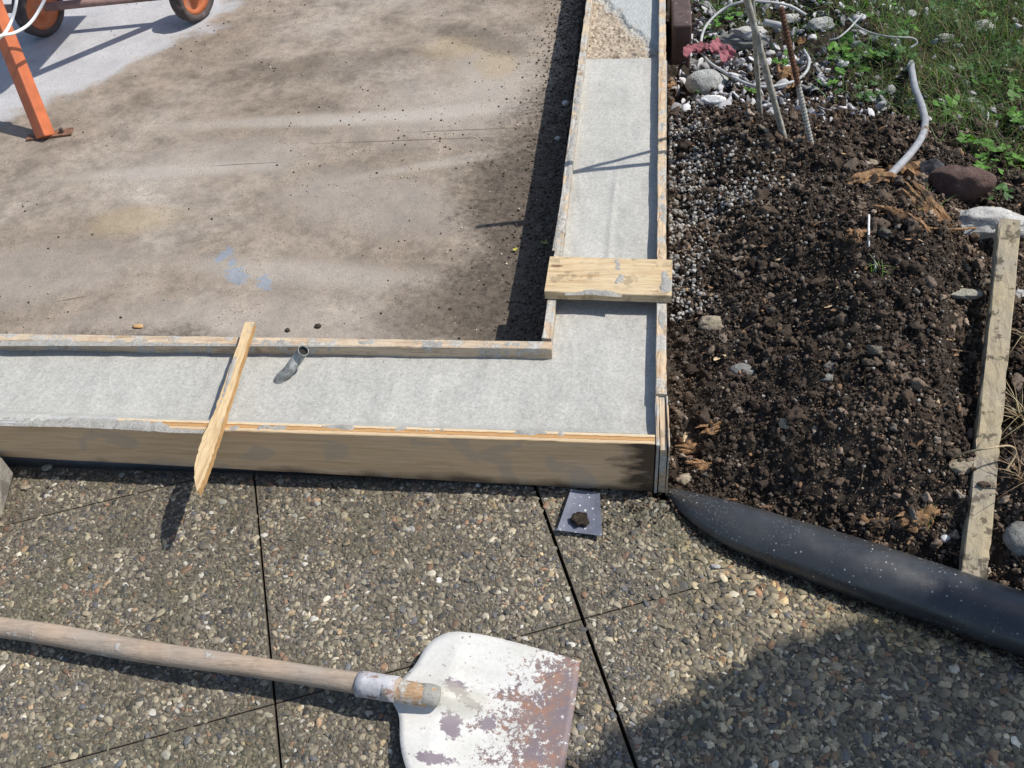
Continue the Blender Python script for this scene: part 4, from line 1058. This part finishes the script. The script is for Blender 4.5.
for k in range(110):
    p = P[620 + k] if 620 + k < len(P) else P[k]; a = g.uniform(0, 6.3); L = g.uniform(.03, .09); c = np.array([p[0], p[1], float(H(*p)) + .006]); pts = []
    for i in range(6):
        a += g.normal(0, .35); c = c + np.array([math.cos(a), math.sin(a), 0]) * L / 6; c[2] = float(H(c[0], c[1])) + .006 + .003 * math.sin(i); pts.append(c.copy())
    V, F = tube(pts, .0006 * g.uniform(.6, 1.5), 5); parts.append((V, F, np.array((.25, .17, .10)) * g.uniform(.5, 1.4)))
V, F, Cc = cat_parts(parts); tag(mesh('wood_splinters', V, F, M['straw'], col=Cc), 'brown splinters, bark bits and fine roots mixed in the soil', 'splinters', kind='stuff')

# single wood pieces worth pointing at
def chunk(px, py, L, w_, h_, a, seed, label, name='wood_chunk', mat='rotwood', dz=.0, tilt=0):
    """a torn lump of wood: a core of long angular splinters, ragged at both ends"""
    c = on(px, py) + [0, 0, dz]; g = np.random.default_rng(seed); parts = []
    for k in range(22 if L > .025 else 12):
        yy, zz = g.uniform(-.8, .8), g.uniform(-.3, 1.0); l = L * g.uniform(.7, 1.5) * (1 - .35 * abs(yy)); ww = w_ * g.uniform(.3, .6); hh = h_ * g.uniform(.3, .6); x0 = g.normal(0, L * .22)
        n = 7; V = []
        ph = g.uniform(0, 6, 4); sect = g.uniform(.7, 1.2, 5)
        for i in range(n + 1):
            t = i / n * 2 - 1; e = max(.4, (1 - abs(t) ** 4.0)) * (1 + .3 * math.sin(t * 7 + ph[0]))
            for m in range(5):
                q = 2 * PI * m / 5 + ph[1]; V.append((x0 + t * l * .5 + .1 * l * math.sin(q * 2) * (abs(t) > .9), yy * w_ + ww * e * math.cos(q) * sect[m] + w_ * .12 * math.sin(t * 3 + ph[2]), zz * h_ + hh * e * math.sin(q) * sect[m] + h_ * .2 * math.sin(t * 2.4 + ph[3])))
        F = [(i * 5 + m, i * 5 + (m + 1) % 5, i * 5 + 5 + (m + 1) % 5, i * 5 + 5 + m) for i in range(n) for m in range(5)] + [(4, 3, 2, 1, 0), tuple(n * 5 + m for m in range(5))]
        V = np.array(V); r = g.normal(0, .16); V = V @ np.array([[math.cos(r), math.sin(r), 0], [-math.sin(r), math.cos(r), 0], [0, 0, 1]]); V[:, 2] += V[:, 0] * (tilt + g.normal(0, .08)); parts.append((V, F))
    V, F, _ = cat_parts(parts); co, si = math.cos(a), math.sin(a); V = V @ np.array([[co, si, 0], [-si, co, 0], [0, 0, 1]]) + c
    tag(mesh(name, V, F, M[mat], origin=c, smooth=False), label, name.replace('_', ' '))
chunk(898, 192, .085, .030, .034, .5, 1, 'orange-brown rotten wood chunk under the foot of the grey hose', dz=.015, tilt=.2)
chunk(866, 186, .06, .016, .016, .15, 2, 'light torn wood piece on the heap rim left of the hose foot', dz=.01)
chunk(926, 214, .08, .016, .020, -1.0, 3, 'yellow-brown split wood chunk below the brick chunk', dz=.0, tilt=-.3)
chunk(907, 222, .07, .014, .016, -.9, 4, 'narrow rotten wood strip beside the dark hollow', dz=-.005)
chunk(868, 372, .034, .005, .005, 1.2, 5, 'splintered orange chip standing in the heap middle', name='wood_splinter')
chunk(715, 428, .034, .010, .009, .4, 6, 'curled brown bark piece in the soil below the oval grey stone', name='bark_piece')
chunk(703, 466, .030, .011, .010, .2, 7, 'broken orange-brown wood knot near the pipe tip', name='wood_chunk')
chunk(916, 520, .036, .018, .015, .5, 8, 'rust-brown wood lump just above the pipe, left of the stake foot')
chunk(881, 525, .032, .012, .010, .3, 9, 'brown bark lump resting above the dark pipe', name='bark_piece')
chunk(690, 450, .028, .010, .010, .2, 10, 'reddish bark flake beside the form corner', name='bark_piece')
chunk(855, 238, .026, .012, .012, .3, 11, 'light brown woody crumb left of the white root', name='bark_piece')
chunk(785, 85, .060, .028, .026, 1.4, 12, 'rusty orange wood block behind the rods', dz=.01)
chunk(801, 43, .014, .012, .010, 1.0, 13, 'small yellow-brown wood bit in the grass by the light grey stone', name='wood_chunk')
def bar(name, label, pts, r, mat, cat, n=8, col=None, flat=1):
    V, F = tube(catmull(pts, 6), r, n, flat=flat); return tag(mesh(name, V, F, mat, origin=pts[0], smooth=True, col=None if col is None else np.broadcast_to(np.array(col), (len(V), 3))), label, cat)
def lift(p, z): return p + np.array([0, 0, z])
bar('twig', 'long thin orange-brown twig lying on the heap left of the weathered stake top', [lift(on(912, 232), .014), lift(on(945, 236), .016), lift(on(985, 239), .03)], .0022, M['rotwood'], 'twig')
bar('plant_stem', 'pale dry bent stem crossing over the weathered stake', [lift(on(950, 462), .01), at(968, 452, .15), at(990, 448, .17), at(1010, 446, .15), lift(on(1012, 462), .02), lift(on(1003, 476), .008)], .0016, M['straw'], 'stem', col=(.42, .32, .2))
bar('plant_stem', 'thin dark stick running into the left side of the weathered stake', [lift(on(950, 352), .006), lift(on(968, 357), .012), lift(on(985, 364), .02)], .0014, M['straw'], 'stem', col=(.2, .14, .09))
bar('wood_sliver', 'dark pointed wood sliver lying left of the leaning rods foot', [lift(on(749, 120), .01), lift(on(762, 132), .012), lift(on(772, 139), .006)], .005, M['darkwood'], 'wood sliver', flat=.4)
bar('white_root', 'short chalk-white root sticking from the heap over a grass tuft', [lift(on(869, 254), .0), lift(on(867, 240), .016), lift(on(866, 228), .03)], .0022, ST['snow'], 'root')
bar('white_root', 'tiny white root tip lower down above the grass tuft on the heap', [lift(on(876, 272), .0), lift(on(873, 262), .014)], .0018, ST['snow'], 'root')

# ------------------------------------------------------------------ rods, rebar, hoses, rag, block behind the form
rodm = mat_plain('cement_coated_rod', (.27, .25, .20), .7, 90, (.6, 1.25), splotch=(.42, .41, .38), splotch_t=(.5, .62), splotch_scale=50)
rusty = NB('rusty_bar'); rz_ = rusty.n('ShaderNodeSeparateXYZ'); rusty.l(rusty.world(), rz_.inputs[0])
kk = rusty.ramp(rusty.math('ADD', rz_.outputs[2], rusty.math('MULTIPLY', rusty.noise(rusty.world(), 30, 4), .08)), [(.30, 0.0), (.325, 1.0)])
rusty_m = rusty.out(rusty.mix(kk, rusty.ramp(rusty.noise(rusty.world(), 80), [(.3, (.24, .23, .2)), (.7, (.40, .39, .35))]), rusty.ramp(rusty.noise(rusty.world(), 60), [(.3, (.05, .025, .015)), (.7, (.14, .06, .03))])), .8)
def rod(label, base, T, ln, r, mat, ribs=False, name='metal_rod'):
    B = on(*base); d = (T - B); d /= np.linalg.norm(d); n = 90 if ribs else 14; pts, rad = [], []
    for i in range(n + 1):
        s = -.04 + (ln + .04) * i / n; pts.append(B + d * s); rad.append(r * (1 + (.22 if ribs and i % 2 else 0) + (.04 * math.sin(i * 1.7) if not ribs else 0)))
    V, F = tube(pts, rad, 12); tag(mesh(name, V, F, mat, origin=B, smooth=not ribs), label, name.replace('_', ' '), 'rods stuck in the soil')
rod('thicker grey cement-coated rod leaning left, lit along its right side', (784, 138), at(747, 0, .47), .62, .0072, rodm)
rod('thin steep grey rod just behind the thicker leaning rod', (761, 124), at(752, 0, .45), .60, .0056, rodm)
rod('ribbed bar stuck in the heap, cement-coated below and rusty at its free end', (812, 148), at(784, 22, .42), .33, .0055, rusty_m, True, 'ribbed_bar')
wh = mat_plain('dirty_white_hose', (.44, .44, .43), .6, 30, (.55, 1.15), splotch=(.2, .18, .14), splotch_t=(.55, .72))
bar('thin_hose', 'thin whitish hose looping behind the rods and under the pink rag', [at(*q_) for q_ in ((806, 15, .09), (790, 6, .11), (768, 2, .13), (742, 2, .13), (722, 10, .11), (706, 26, .09), (701, 44, .075), (707, 60, .07), (726, 73, .075), (745, 83, .085), (765, 87, .09), (792, 82, .08), (806, 72, .07), (809, 60, .065), (804, 50, .06))], .0040, wh, 'hose', 10)
hpx = ((884, 182), (897, 168), (910, 154), (921, 138), (925, 122), (921, 104), (915, 88), (912, 72), (911, 63))
hz = np.array([float(on(*q_)[2]) for q_ in hpx]); fit_ = np.polyval(np.polyfit(np.arange(9), hz, 2), np.arange(9)); fit_ = fit_ + max(0, float((hz - fit_).max())) + .012
bar('grey_hose', 'thick pale grey hose end curving up out of the broken wood', [at(px, py, z_) for (px, py), z_ in zip(hpx, fit_)], .0088, mat_plain('grey_hose', (.30, .30, .31), .55, 40, (.7, 1.1)), 'hose', 12)
bar('thin_hose', 'very thin white hose crossing stones and ending in a hook in the grass', [at(*q_) for q_ in ((848, 18, .06), (860, 28, .06), (875, 34, .06), (892, 37, .07), (912, 38, .07), (917, 43, .06), (910, 48, .05))], .0026, wh, 'hose')
bar('thin_hose', 'short thin white hose piece lying diagonally across the hooked one', [at(*q_) for q_ in ((862, 14, .07), (850, 28, .06), (838, 38, .05), (829, 40, .04))], .0026, wh, 'hose')
bar('pipe_stub', 'short pale pipe lying behind the rods left of the rusty bar top', [at(764, 22, .05), at(784, 26, .05)], .009, wh, 'pipe', 12)
# pink rag
g = np.random.default_rng(3); nx, ny = 70, 30; V = []
for j in range(ny):
    for i in range(nx):
        u_, v_ = i / (nx - 1), j / (ny - 1); v_ = v_ + (.16 * math.sin(u_ * 17) if j in (0, ny - 1) else 0); wd = 5 + 8 * sstep(u_, .3, .75) * (1 - .35 * sstep(u_, .85, 1)); px = 683 + 50 * u_ - 6 * (v_ - .5) * u_; py = 53 - 6 * math.sin(u_ * 3) + 5 * sstep(u_, .6, 1) + (v_ - .5) * wd
        p = at(px, py, .085); z = .085 + .005 * math.sin(v_ * 9 + u_ * 7) + .003 * math.sin(u_ * 23 + v_ * 3) + .009 * abs(float(vnoise(np.array([[u_ * 9, v_ * 5, 0]]), 3)[0])) + .004 * float(vnoise(np.array([[u_ * 22, v_ * 12, 0]]), 5)[0]); V.append((p[0], p[1], z))
F = [(j * nx + i, j * nx + i + 1, (j + 1) * nx + i + 1, (j + 1) * nx + i) for j in range(ny - 1) for i in range(nx - 1)]
m_ = len(V); V += [(a, b_, c_ - .003) for a, b_, c_ in V]; F += [tuple(k + m_ for k in f[::-1]) for f in F]
rag_m = mat_plain('pink_cloth', (.30, .105, .12), .9, 40, (.5, 1.2), bump=.4)
tag(mesh('rag', V, F, rag_m, origin=at(706, 55, .07), smooth=True), 'crumpled pink rag lying over the thin white hose', 'rag')
# dark block standing behind the form board
bk = at(690, 42, .10)
V, F = box(0, .054, 0, .30, 0, .15); V = np.array(V) + [at(672, 44, .12)[0] + .004, at(690, 25, .12)[1], -.03]
dk = mat_plain('dark_rusty_block', (.075, .045, .038), .7, 25, (.6, 1.4), splotch=(.04, .03, .03), spots=(.4, .38, .36), sp_scale=60)
V2 = []
blk = mesh('dark_block', V, F, dk, origin=V[0]); tag(blk, 'dark reddish-brown block standing against the form board at the back', 'block')
bv = blk.modifiers.new('b', 'BEVEL'); bv.width = .006; bv.segments = 2

# ------------------------------------------------------------------ concrete mixer on the floor
def mixer():
    om = mat_plain('orange_paint', (.50, .135, .05), .42, 30, (.8, 1.1), splotch=(.33, .30, .28), splotch_t=(.66, .74), splotch_scale=22)
    hubm = mat_plain('dusty_orange_rim', (.55, .16, .06), .6, 30, (.7, 1.1), splotch=(.30, .18, .13), splotch_t=(.52, .66), splotch_scale=30)
    rub = mat_plain('dusty_rubber', (.07, .055, .05), .85, 40, (.6, 1.4), splotch=(.18, .14, .12), splotch_t=(.55, .7))
    mt = empty('concrete_mixer', (-1.78, 1.6, -.02), 'orange concrete mixer standing on the dirty floor, only foot, wheels and axle in view', 'concrete mixer')
    f0 = at(46, 137, -.015); top = np.array([-1.93, 1.56, .62])
    d = top - f0; d /= np.linalg.norm(d); s_ = np.array([.95, -.30, 0]); s_ -= d * (s_ @ d); s_ /= np.linalg.norm(s_); u_ = np.cross(d, s_)
    def sq(a, b_, hw, hh):
        V = []
        for c in (a, b_):
            for (x, y) in ((-1, -1), (1, -1), (1, 1), (-1, 1)): V.append(c + s_ * x * hw + u_ * y * hh)
        return V, [(3, 2, 1, 0), (4, 5, 6, 7)] + [(k, (k + 1) % 4, 4 + (k + 1) % 4, 4 + k) for k in range(4)]
    V, F = sq(f0, top, .020, .020); lg = mesh('leg', V, F, om, parent=mt); b = lg.modifiers.new('b', 'BEVEL'); b.width = .004; b.segments = 2
    V, F = sq(f0 + u_ * .0215 + d * .0, f0 + u_ * .0215 + d * .75, .0025, .002); mesh('weld_seam', V, F, om, parent=lg)
    # foot plate
    a = at(27, 137, -.014); b_ = at(72, 131, -.014); ad = (b_ - a) / np.linalg.norm(b_ - a); nd = np.array([-ad[1], ad[0], 0]); V = []
    for z in (-.0185, -.013):
        for q_ in (a - nd * .016, b_ - nd * .018, b_ + nd * .02, a + nd * .016): V.append((q_[0], q_[1], z))
    F = [(3, 2, 1, 0), (4, 5, 6, 7)] + [(k, (k + 1) % 4, 4 + (k + 1) % 4, 4 + k) for k in range(4)]
    fp = mesh('foot_plate', V, F, mat_plain('rusty_plate', (.20, .10, .06), .7, 60, (.5, 1.4), splotch=(.05, .045, .04)), parent=mt)
    c = at(62, 132, -.012); V, F = tube([c, c + [0, 0, .012]], .006, 8); mesh('bolt', V, F, rub, parent=mt)
    # wheels
    def wheel(cx, cy, ang, R=.092, wd=.05):
        c = np.array([cx, cy, -.02 + R]); axl = np.array([math.cos(ang), math.sin(ang), -.08]); axl /= np.linalg.norm(axl); e1 = np.cross(axl, [0, 0, 1]); e1 /= np.linalg.norm(e1); e2 = np.cross(e1, axl)
        def lathe(prof, n=40):
            V, F = [], []
            for (r_, h_) in prof:
                for k in range(n): a_ = 2 * PI * k / n; V.append(c + axl * h_ + (e1 * math.cos(a_) + e2 * math.sin(a_)) * r_)
            for i in range(len(prof) - 1):
                for k in range(n): F.append((i * n + k, i * n + (k + 1) % n, (i + 1) * n + (k + 1) % n, (i + 1) * n + k))
            return V, F
        h = wd / 2
        V, F = lathe([(R * .74, -h * .8), (R * .93, -h), (R, -h * .6), (R, h * .6), (R * .93, h), (R * .74, h * .8), (R * .74, -h * .8)])
        w_ = mesh('wheel', V, F, rub, parent=mt, smooth=True)
        V, F = lathe([(.001, -h * .3), (R * .2, -h * .7), (R * .3, -h * .3), (R * .62, -h * .3), (R * .75, -h * .75), (R * .75, h * .75), (R * .62, h * .35), (R * .3, h * .35), (R * .2, h * 1.0), (.001, h * 1.0)])
        mesh('rim', V, F, hubm, parent=w_, smooth=True); return c, axl
    q1 = at(50, 34, -.02); q2 = at(203, 19, -.02)
    c1, a1 = wheel(q1[0], q1[1], -.35); c2, a2 = wheel(q2[0] - .01, q2[1], -.35)
    V, F = tube([c1 + [-.12, 0, .0], c1 + [.0, -.0, .0], c2 + [0, .0, .0]], .014, 10); mesh('axle', V, F, mat_plain('dusty_axle', (.26, .16, .14), .7, 40, (.7, 1.2)), parent=mt, smooth=True)
    V, F = box(-1.97, -1.60, 1.70, 2.10, .50, .74); mesh('shade_box', V, F, om, parent=mt)  # unseen box added to the mixer, placed to shade the floor by the wheels
    # frame and drum, above the picture
    fr = [(np.array([-1.93, 1.56, .62]), c1 + [-.03, .04, .02]), (np.array([-1.55, 1.66, .62]), c2 + [-.03, .04, .02]), (np.array([-1.93, 1.56, .62]), np.array([-1.55, 1.66, .62]))]
    for a_, b_ in fr: V, F = tube([a_, b_], .018, 8); mesh('frame_bar', V, F, om, parent=mt)
    cc = np.array([-1.70, 1.60, .82]); V, F = [], []; prof = [(.02, -.27), (.13, -.25), (.19, -.15), (.21, 0), (.19, .12), (.14, .24), (.12, .27)]; n = 32
    ax_ = np.array([.25, -.35, .9]); ax_ /= np.linalg.norm(ax_); e1 = np.cross(ax_, [0, 1, 0]); e1 /= np.linalg.norm(e1); e2 = np.cross(ax_, e1)
    for (r_, h_) in prof + [(p_[0] - .006, p_[1] + .004) for p_ in prof[::-1]]:
        for k in range(n): a_ = 2 * PI * k / n; V.append(cc + ax_ * h_ + (e1 * math.cos(a_) + e2 * math.sin(a_)) * max(r_, .003))
    m2 = len(prof) * 2
    for i in range(m2 - 1):
        for k in range(n): F.append((i * n + k, i * n + (k + 1) % n, (i + 1) * n + (k + 1) % n, (i + 1) * n + k))
    mesh('drum', V, F, mat_plain('cement_caked_drum', (.36, .35, .33), .8, 30, (.6, 1.2)), parent=mt, smooth=True)
mixer()
bar('white_cable', 'white cable hanging in a loop round the head of the orange mixer leg', [at(*q_) for q_ in ((-16, 44, .34), (0, 36, .30), (14, 33, .28), (28, 25, .28), (38, 12, .30), (46, -6, .34), (44, -30, .4), (30, -40, .44), (18, -14, .38), (16, 4, .34), (11, 22, .30), (2, 36, .285), (-18, 50, .25))], .0042, mat_plain('white_cable', (.8, .8, .8), .4, 20, (.95, 1.02)), 'cable', 10)

# ------------------------------------------------------------------ plants
GR = np.random.default_rng(21)
def blade(c, L, w_, a, lean, col, n=4):
    V = []; d = np.array([math.cos(a), math.sin(a), 0]); s_ = np.array([-math.sin(a), math.cos(a), 0])
    for i in range(n + 1):
        t = i / n; p = c + d * lean * L * t * t + np.array([0, 0, L * t * (1 - .45 * lean * t)]); ww = w_ * (1 - t) ** .7 + 1e-5; V += [p - s_ * ww, p + s_ * ww]
    F = [(2 * i, 2 * i + 1, 2 * i + 3, 2 * i + 2) for i in range(n)]; return V, F, col
parts = []
P = on_soil(46000, .16, 2.2, .62, 2.5)
d_ = sstep(P[:, 0] * .8 + P[:, 1] * .5, .98, 1.3) * (1 - .6 * np.exp(-((P[:, 0] - .4) / .12) ** 2 - ((P[:, 1] - 1.45) / .2) ** 2)) * (.25 + .9 * (fbm(np.c_[P * 5, P[:, 0] * 0], 3, 15) > -.15))
P = P[GR.random(len(P)) < d_ * .8]
for p in P:
    c = np.array([p[0], p[1], float(H(p[0], p[1]))]); L = GR.uniform(.025, .10) * (1.4 if GR.random() < .15 else 1); dry = GR.random() < .22
    col = np.array((.22, .17, .08)) * GR.uniform(.6, 1.3) if dry else np.array((.07, .13, .026)) * GR.uniform(.4, 1.7)
    parts.append(blade(c, L, GR.uniform(.0006, .0016), GR.uniform(0, 6.3), GR.uniform(.3, 1.4), col, 3))
V, F, Cc = cat_parts(parts); tag(mesh('grass', V, np.array(F), M['leaf'], col=Cc), 'thin green and dry grass growing over the rubble behind the heap', 'grass', kind='stuff')
# ground mat of tiny moss leaves
P = on_soil(60000, .2, 2.2, .75, 2.4); d_ = sstep(P[:, 0] * .8 + P[:, 1] * .5, .98, 1.25) * (.15 + .9 * (fbm(np.c_[P * 7, P[:, 0] * 0], 3, 35) > 0)); P = P[GR.random(len(P)) < d_ * .75]; n = len(P)
TL = (np.array([(-1, 0, 0), (0, -.5, .1), (1, 0, .0), (0, .5, .1)], float), np.array([(0, 1, 2), (0, 2, 3)]))
r = GR.uniform(.002, .006, n); col = np.array([[.07, .115, .025]]) * GR.uniform(.4, 1.8, (n, 1)) * np.array([1, 1, 1]); brown = GR.random(n) < .3; col[brown] = np.array([.09, .065, .03]) * GR.uniform(.5, 1.3, (brown.sum(), 1))
v, f, c = scatter([TL], np.c_[P, H(P[:, 0], P[:, 1]) + GR.uniform(.003, .02, n)], np.stack([r, r, r], 1), GR.uniform(0, 6.3, n), GR.normal(0, .6, (n, 2)), col)
tag(mesh('moss', v, f, M['leaf'], col=c), 'low green and brown moss and leaf litter under the grass', 'moss', kind='stuff')

def leaf_mesh(c, s, a, tilt, col, lobes=5, g=GR):
    """lobed leaf, slightly cupped"""
    V = [np.array([0, 0, 0.])]; n = lobes * 4
    for k in range(n):
        t = -2.5 + 5.0 * k / (n - 1); r = s * (.62 + .38 * abs(math.cos(t * lobes / 2.0))) * (1 - .12 * abs(t) / 2.5) * g.uniform(.92, 1.08)
        V.append(np.array([r * math.cos(t), r * math.sin(t), .18 * r * math.cos(t * lobes) * .6 - .1 * r]))
    V = np.array(V); co, si = math.cos(tilt), math.sin(tilt); V = np.c_[V[:, 0] * co + V[:, 2] * si, V[:, 1], -V[:, 0] * si + V[:, 2] * co]
    co, si = math.cos(a), math.sin(a); V = V @ np.array([[co, si, 0], [-si, co, 0], [0, 0, 1]]) + c
    return V, [(0, k, k + 1) for k in range(1, n)], col
def weed(px, py, n, s, spread, label, hue=(.09, .20, .03), ht=.05, seed=0):
    g = np.random.default_rng(seed); B = on(px, py); rt = empty('weed', B, label, 'weed', 'leafy weeds behind the heap')
    LV, SV = [], []
    for k in range(n):
        a = g.uniform(0, 6.3); rr = spread * math.sqrt(g.random()); tip_ = B + np.array([rr * math.cos(a), rr * math.sin(a), ht * g.uniform(.5, 1.1)])
        pts = [B, B + (tip_ - B) * .5 + [0, 0, .012], tip_]; V, F = tube(catmull(pts, 3), .0009, 5); SV.append((V, F, (.09, .13, .04)))
        LV.append(leaf_mesh(tip_, s * g.uniform(.6, 1.2), g.uniform(0, 6.3), g.normal(-.1, .35), np.array(hue) * g.uniform(.6, 1.15), g.choice([3, 5]), g))
    V, F, c = cat_parts(LV); mesh('leaves', V, F, M['leaf'], parent=rt, col=c); V, F, c = cat_parts(SV); mesh('stems', V, F, M['leaf'], parent=rt, col=c)
WD = [
 (1000, 100, 12, .018, .08, 'dense weed patch at the right, above the leaf clump level with the hose bend'),
 (968, 20, 8, .014, .07, 'fine weed among white lumps at the top right'),
 (780, 72, 6, .013, .04, 'small weed between the two rods and the rusty bar'),
 (870, 20, 9, .014, .07, 'weed tuft under the crossing thin hoses'),
 (972, 158, 7, .019, .035, 'pair of bright lobed leaves low down right of the grey hose foot'),
 (986, 178, 7, .017, .035, 'light green weed just above the top of the weathered stake'),
 (1012, 165, 12, .020, .06, 'tall leafy weed at the right edge above the weathered stake'),
 (1016, 125, 10, .020, .06, 'leafy weed at the right edge, level with the hose bend'),
 (998, 130, 5, .018, .035, 'weed with a few broad leaves left of the right-edge weeds'),
 (948, 120, 9, .019, .05, 'small weed right of the grey hose bend'),
 (842, 62, 12, .022, .06, 'bright green weed clump right of the rusty bar middle'),
 (862, 70, 13, .021, .07, 'green weed between the rusty bar and the grey hose'),
 (835, 92, 8, .015, .05, 'fine leafed weed just right of the ribbed bar'),
 (722, 24, 8, .018, .05, 'green weed inside the thin hose loop, near its top'),
 (712, 38, 8, .018, .05, 'green weed inside the thin hose loop beside the left curve'),
 (750, 98, 4, .012, .02, 'small light green weed between the speckled stone and the rods'),
 (905, 35, 6, .017, .04, 'weed at the hooked end of the thin white hose'),
 (820, 8, 6, .014, .04, 'weed at the top behind the light grey stone'),
 (885, 60, 12, .018, .08, 'low weed left of the grey hose top'),
 (960, 75, 12, .019, .08, 'dull green weed in the grass beyond the hose'),
 (1005, 60, 12, .019, .08, 'dull green weed near the top right corner'),
 (930, 15, 10, .017, .08, 'sparse weed at the top right of the picture'),
 (700, 10, 5, .014, .03, 'weed behind the dark reddish-brown block'),
 (697, 100, 1, .015, .004, 'single yellow-green leaf lying against the speckled stone'),
 (858, 105, 11, .016, .06, 'low weed on the shaded soil rim left of the grey hose'),
 (996, 205, 5, .014, .03, 'weed leaves tucked behind the brick chunk and stake top'),
]
for k, (px, py, n, s, sp_, lab) in enumerate(WD): weed(px, py, n, s, sp_, lab, (.10, .23, .03) if k < 18 else (.06, .14, .03), .045, 40 + k)
# grass tuft and dry straw by the stake
def tuft(name, px, py, n, L, label, cols, seed, lean=(.3, 1.2), cat='grass tuft'):
    g = np.random.default_rng(seed); B = on(px, py); parts = []
    for k in range(n): parts.append(blade(B + [g.normal(0, .006), g.normal(0, .006), 0], L * g.uniform(.5, 1.2), g.uniform(.0007, .0014), g.uniform(0, 6.3), g.uniform(*lean), np.array(cols[g.integers(0, len(cols))]) * g.uniform(.7, 1.3), 5))
    V, F, c = cat_parts(parts); tag(mesh(name, V, F, M['leaf'], origin=B, col=c), label, cat)
tuft('grass_tuft', 877, 272, 16, .035, 'small grass tuft growing on the heap below the white root', [(.14, .22, .05), (.3, .34, .16)], 1)
tuft('grass_tuft', 935, 520, 9, .04, 'few green blades beside the tiny white pebble near the pipe', [(.10, .14, .04)], 2)
tuft('grass_tuft', 925, 210, 10, .05, 'few green blades on the left of the brick chunk', [(.12, .2, .05)], 3, (.8, 1.6))
tuft('straw_tuft', 1020, 420, 34, .06, 'tangle of dry pale straw right of the weathered stake middle', [(.42, .34, .2), (.3, .22, .12)], 4, (.8, 1.8), 'straw')
tuft('straw_tuft', 1022, 480, 22, .055, 'sparser dry straw right of the weathered stake, below the tangle', [(.3, .2, .12), (.22, .14, .08)], 5, (.8, 1.8), 'straw')
tuft('straw_tuft', 1023, 340, 16, .05, 'dry straw right of the stake, above the tangle', [(.38, .3, .18), (.3, .22, .12)], 6, (.8, 1.8), 'straw')

# leafy bush added out of view at right to cast the lower right shade
def shade_shrub():
    g = np.random.default_rng(8); C0 = np.array([2.02, -.60, 0])
    rt = empty('shade_shrub', C0, 'leafy bush added out of view right of the paving to shade the slab', 'shade_shrub')
    tr = []
    cc = C0 + [0, 0, 2.2]
    for k in range(9):
        e = cc + g.normal(0, .22, 3); pts = catmull([C0 + [g.normal(0, .03), g.normal(0, .03), -.03], C0 + (e - C0) * .5 + g.normal(0, .03, 3), e], 4); tr.append(tube(pts, [.02 * (1 - .7 * i / (len(pts) - 1)) for i in range(len(pts))], 7))
    V, F, _ = cat_parts(tr); mesh('shade_shrub_trunk', V, F, M['darkwood'], parent=rt)
    n = 42000; d = g.normal(size=(n, 3)); d /= np.linalg.norm(d, axis=1)[:, None]; rr = g.random(n) ** .4
    wob = 1 + .10 * fbm(d * 2.2, 3, 6); P = cc + d * (rr * wob)[:, None] * [.70, .66, .5]
    r = g.uniform(.026, .042, n); col = np.array([[.06, .11, .03]]) * g.uniform(.5, 1.5, (n, 1))
    global RNG
    v, f, c = scatter([TL], P, np.stack([r, r, r], 1), g.uniform(0, 6.3, n), g.normal(0, .7, (n, 2)), col); mesh('shade_shrub_crown', v, f, M['leaf'], parent=rt, col=c)
shade_shrub()
bpy.context.view_layer.update()
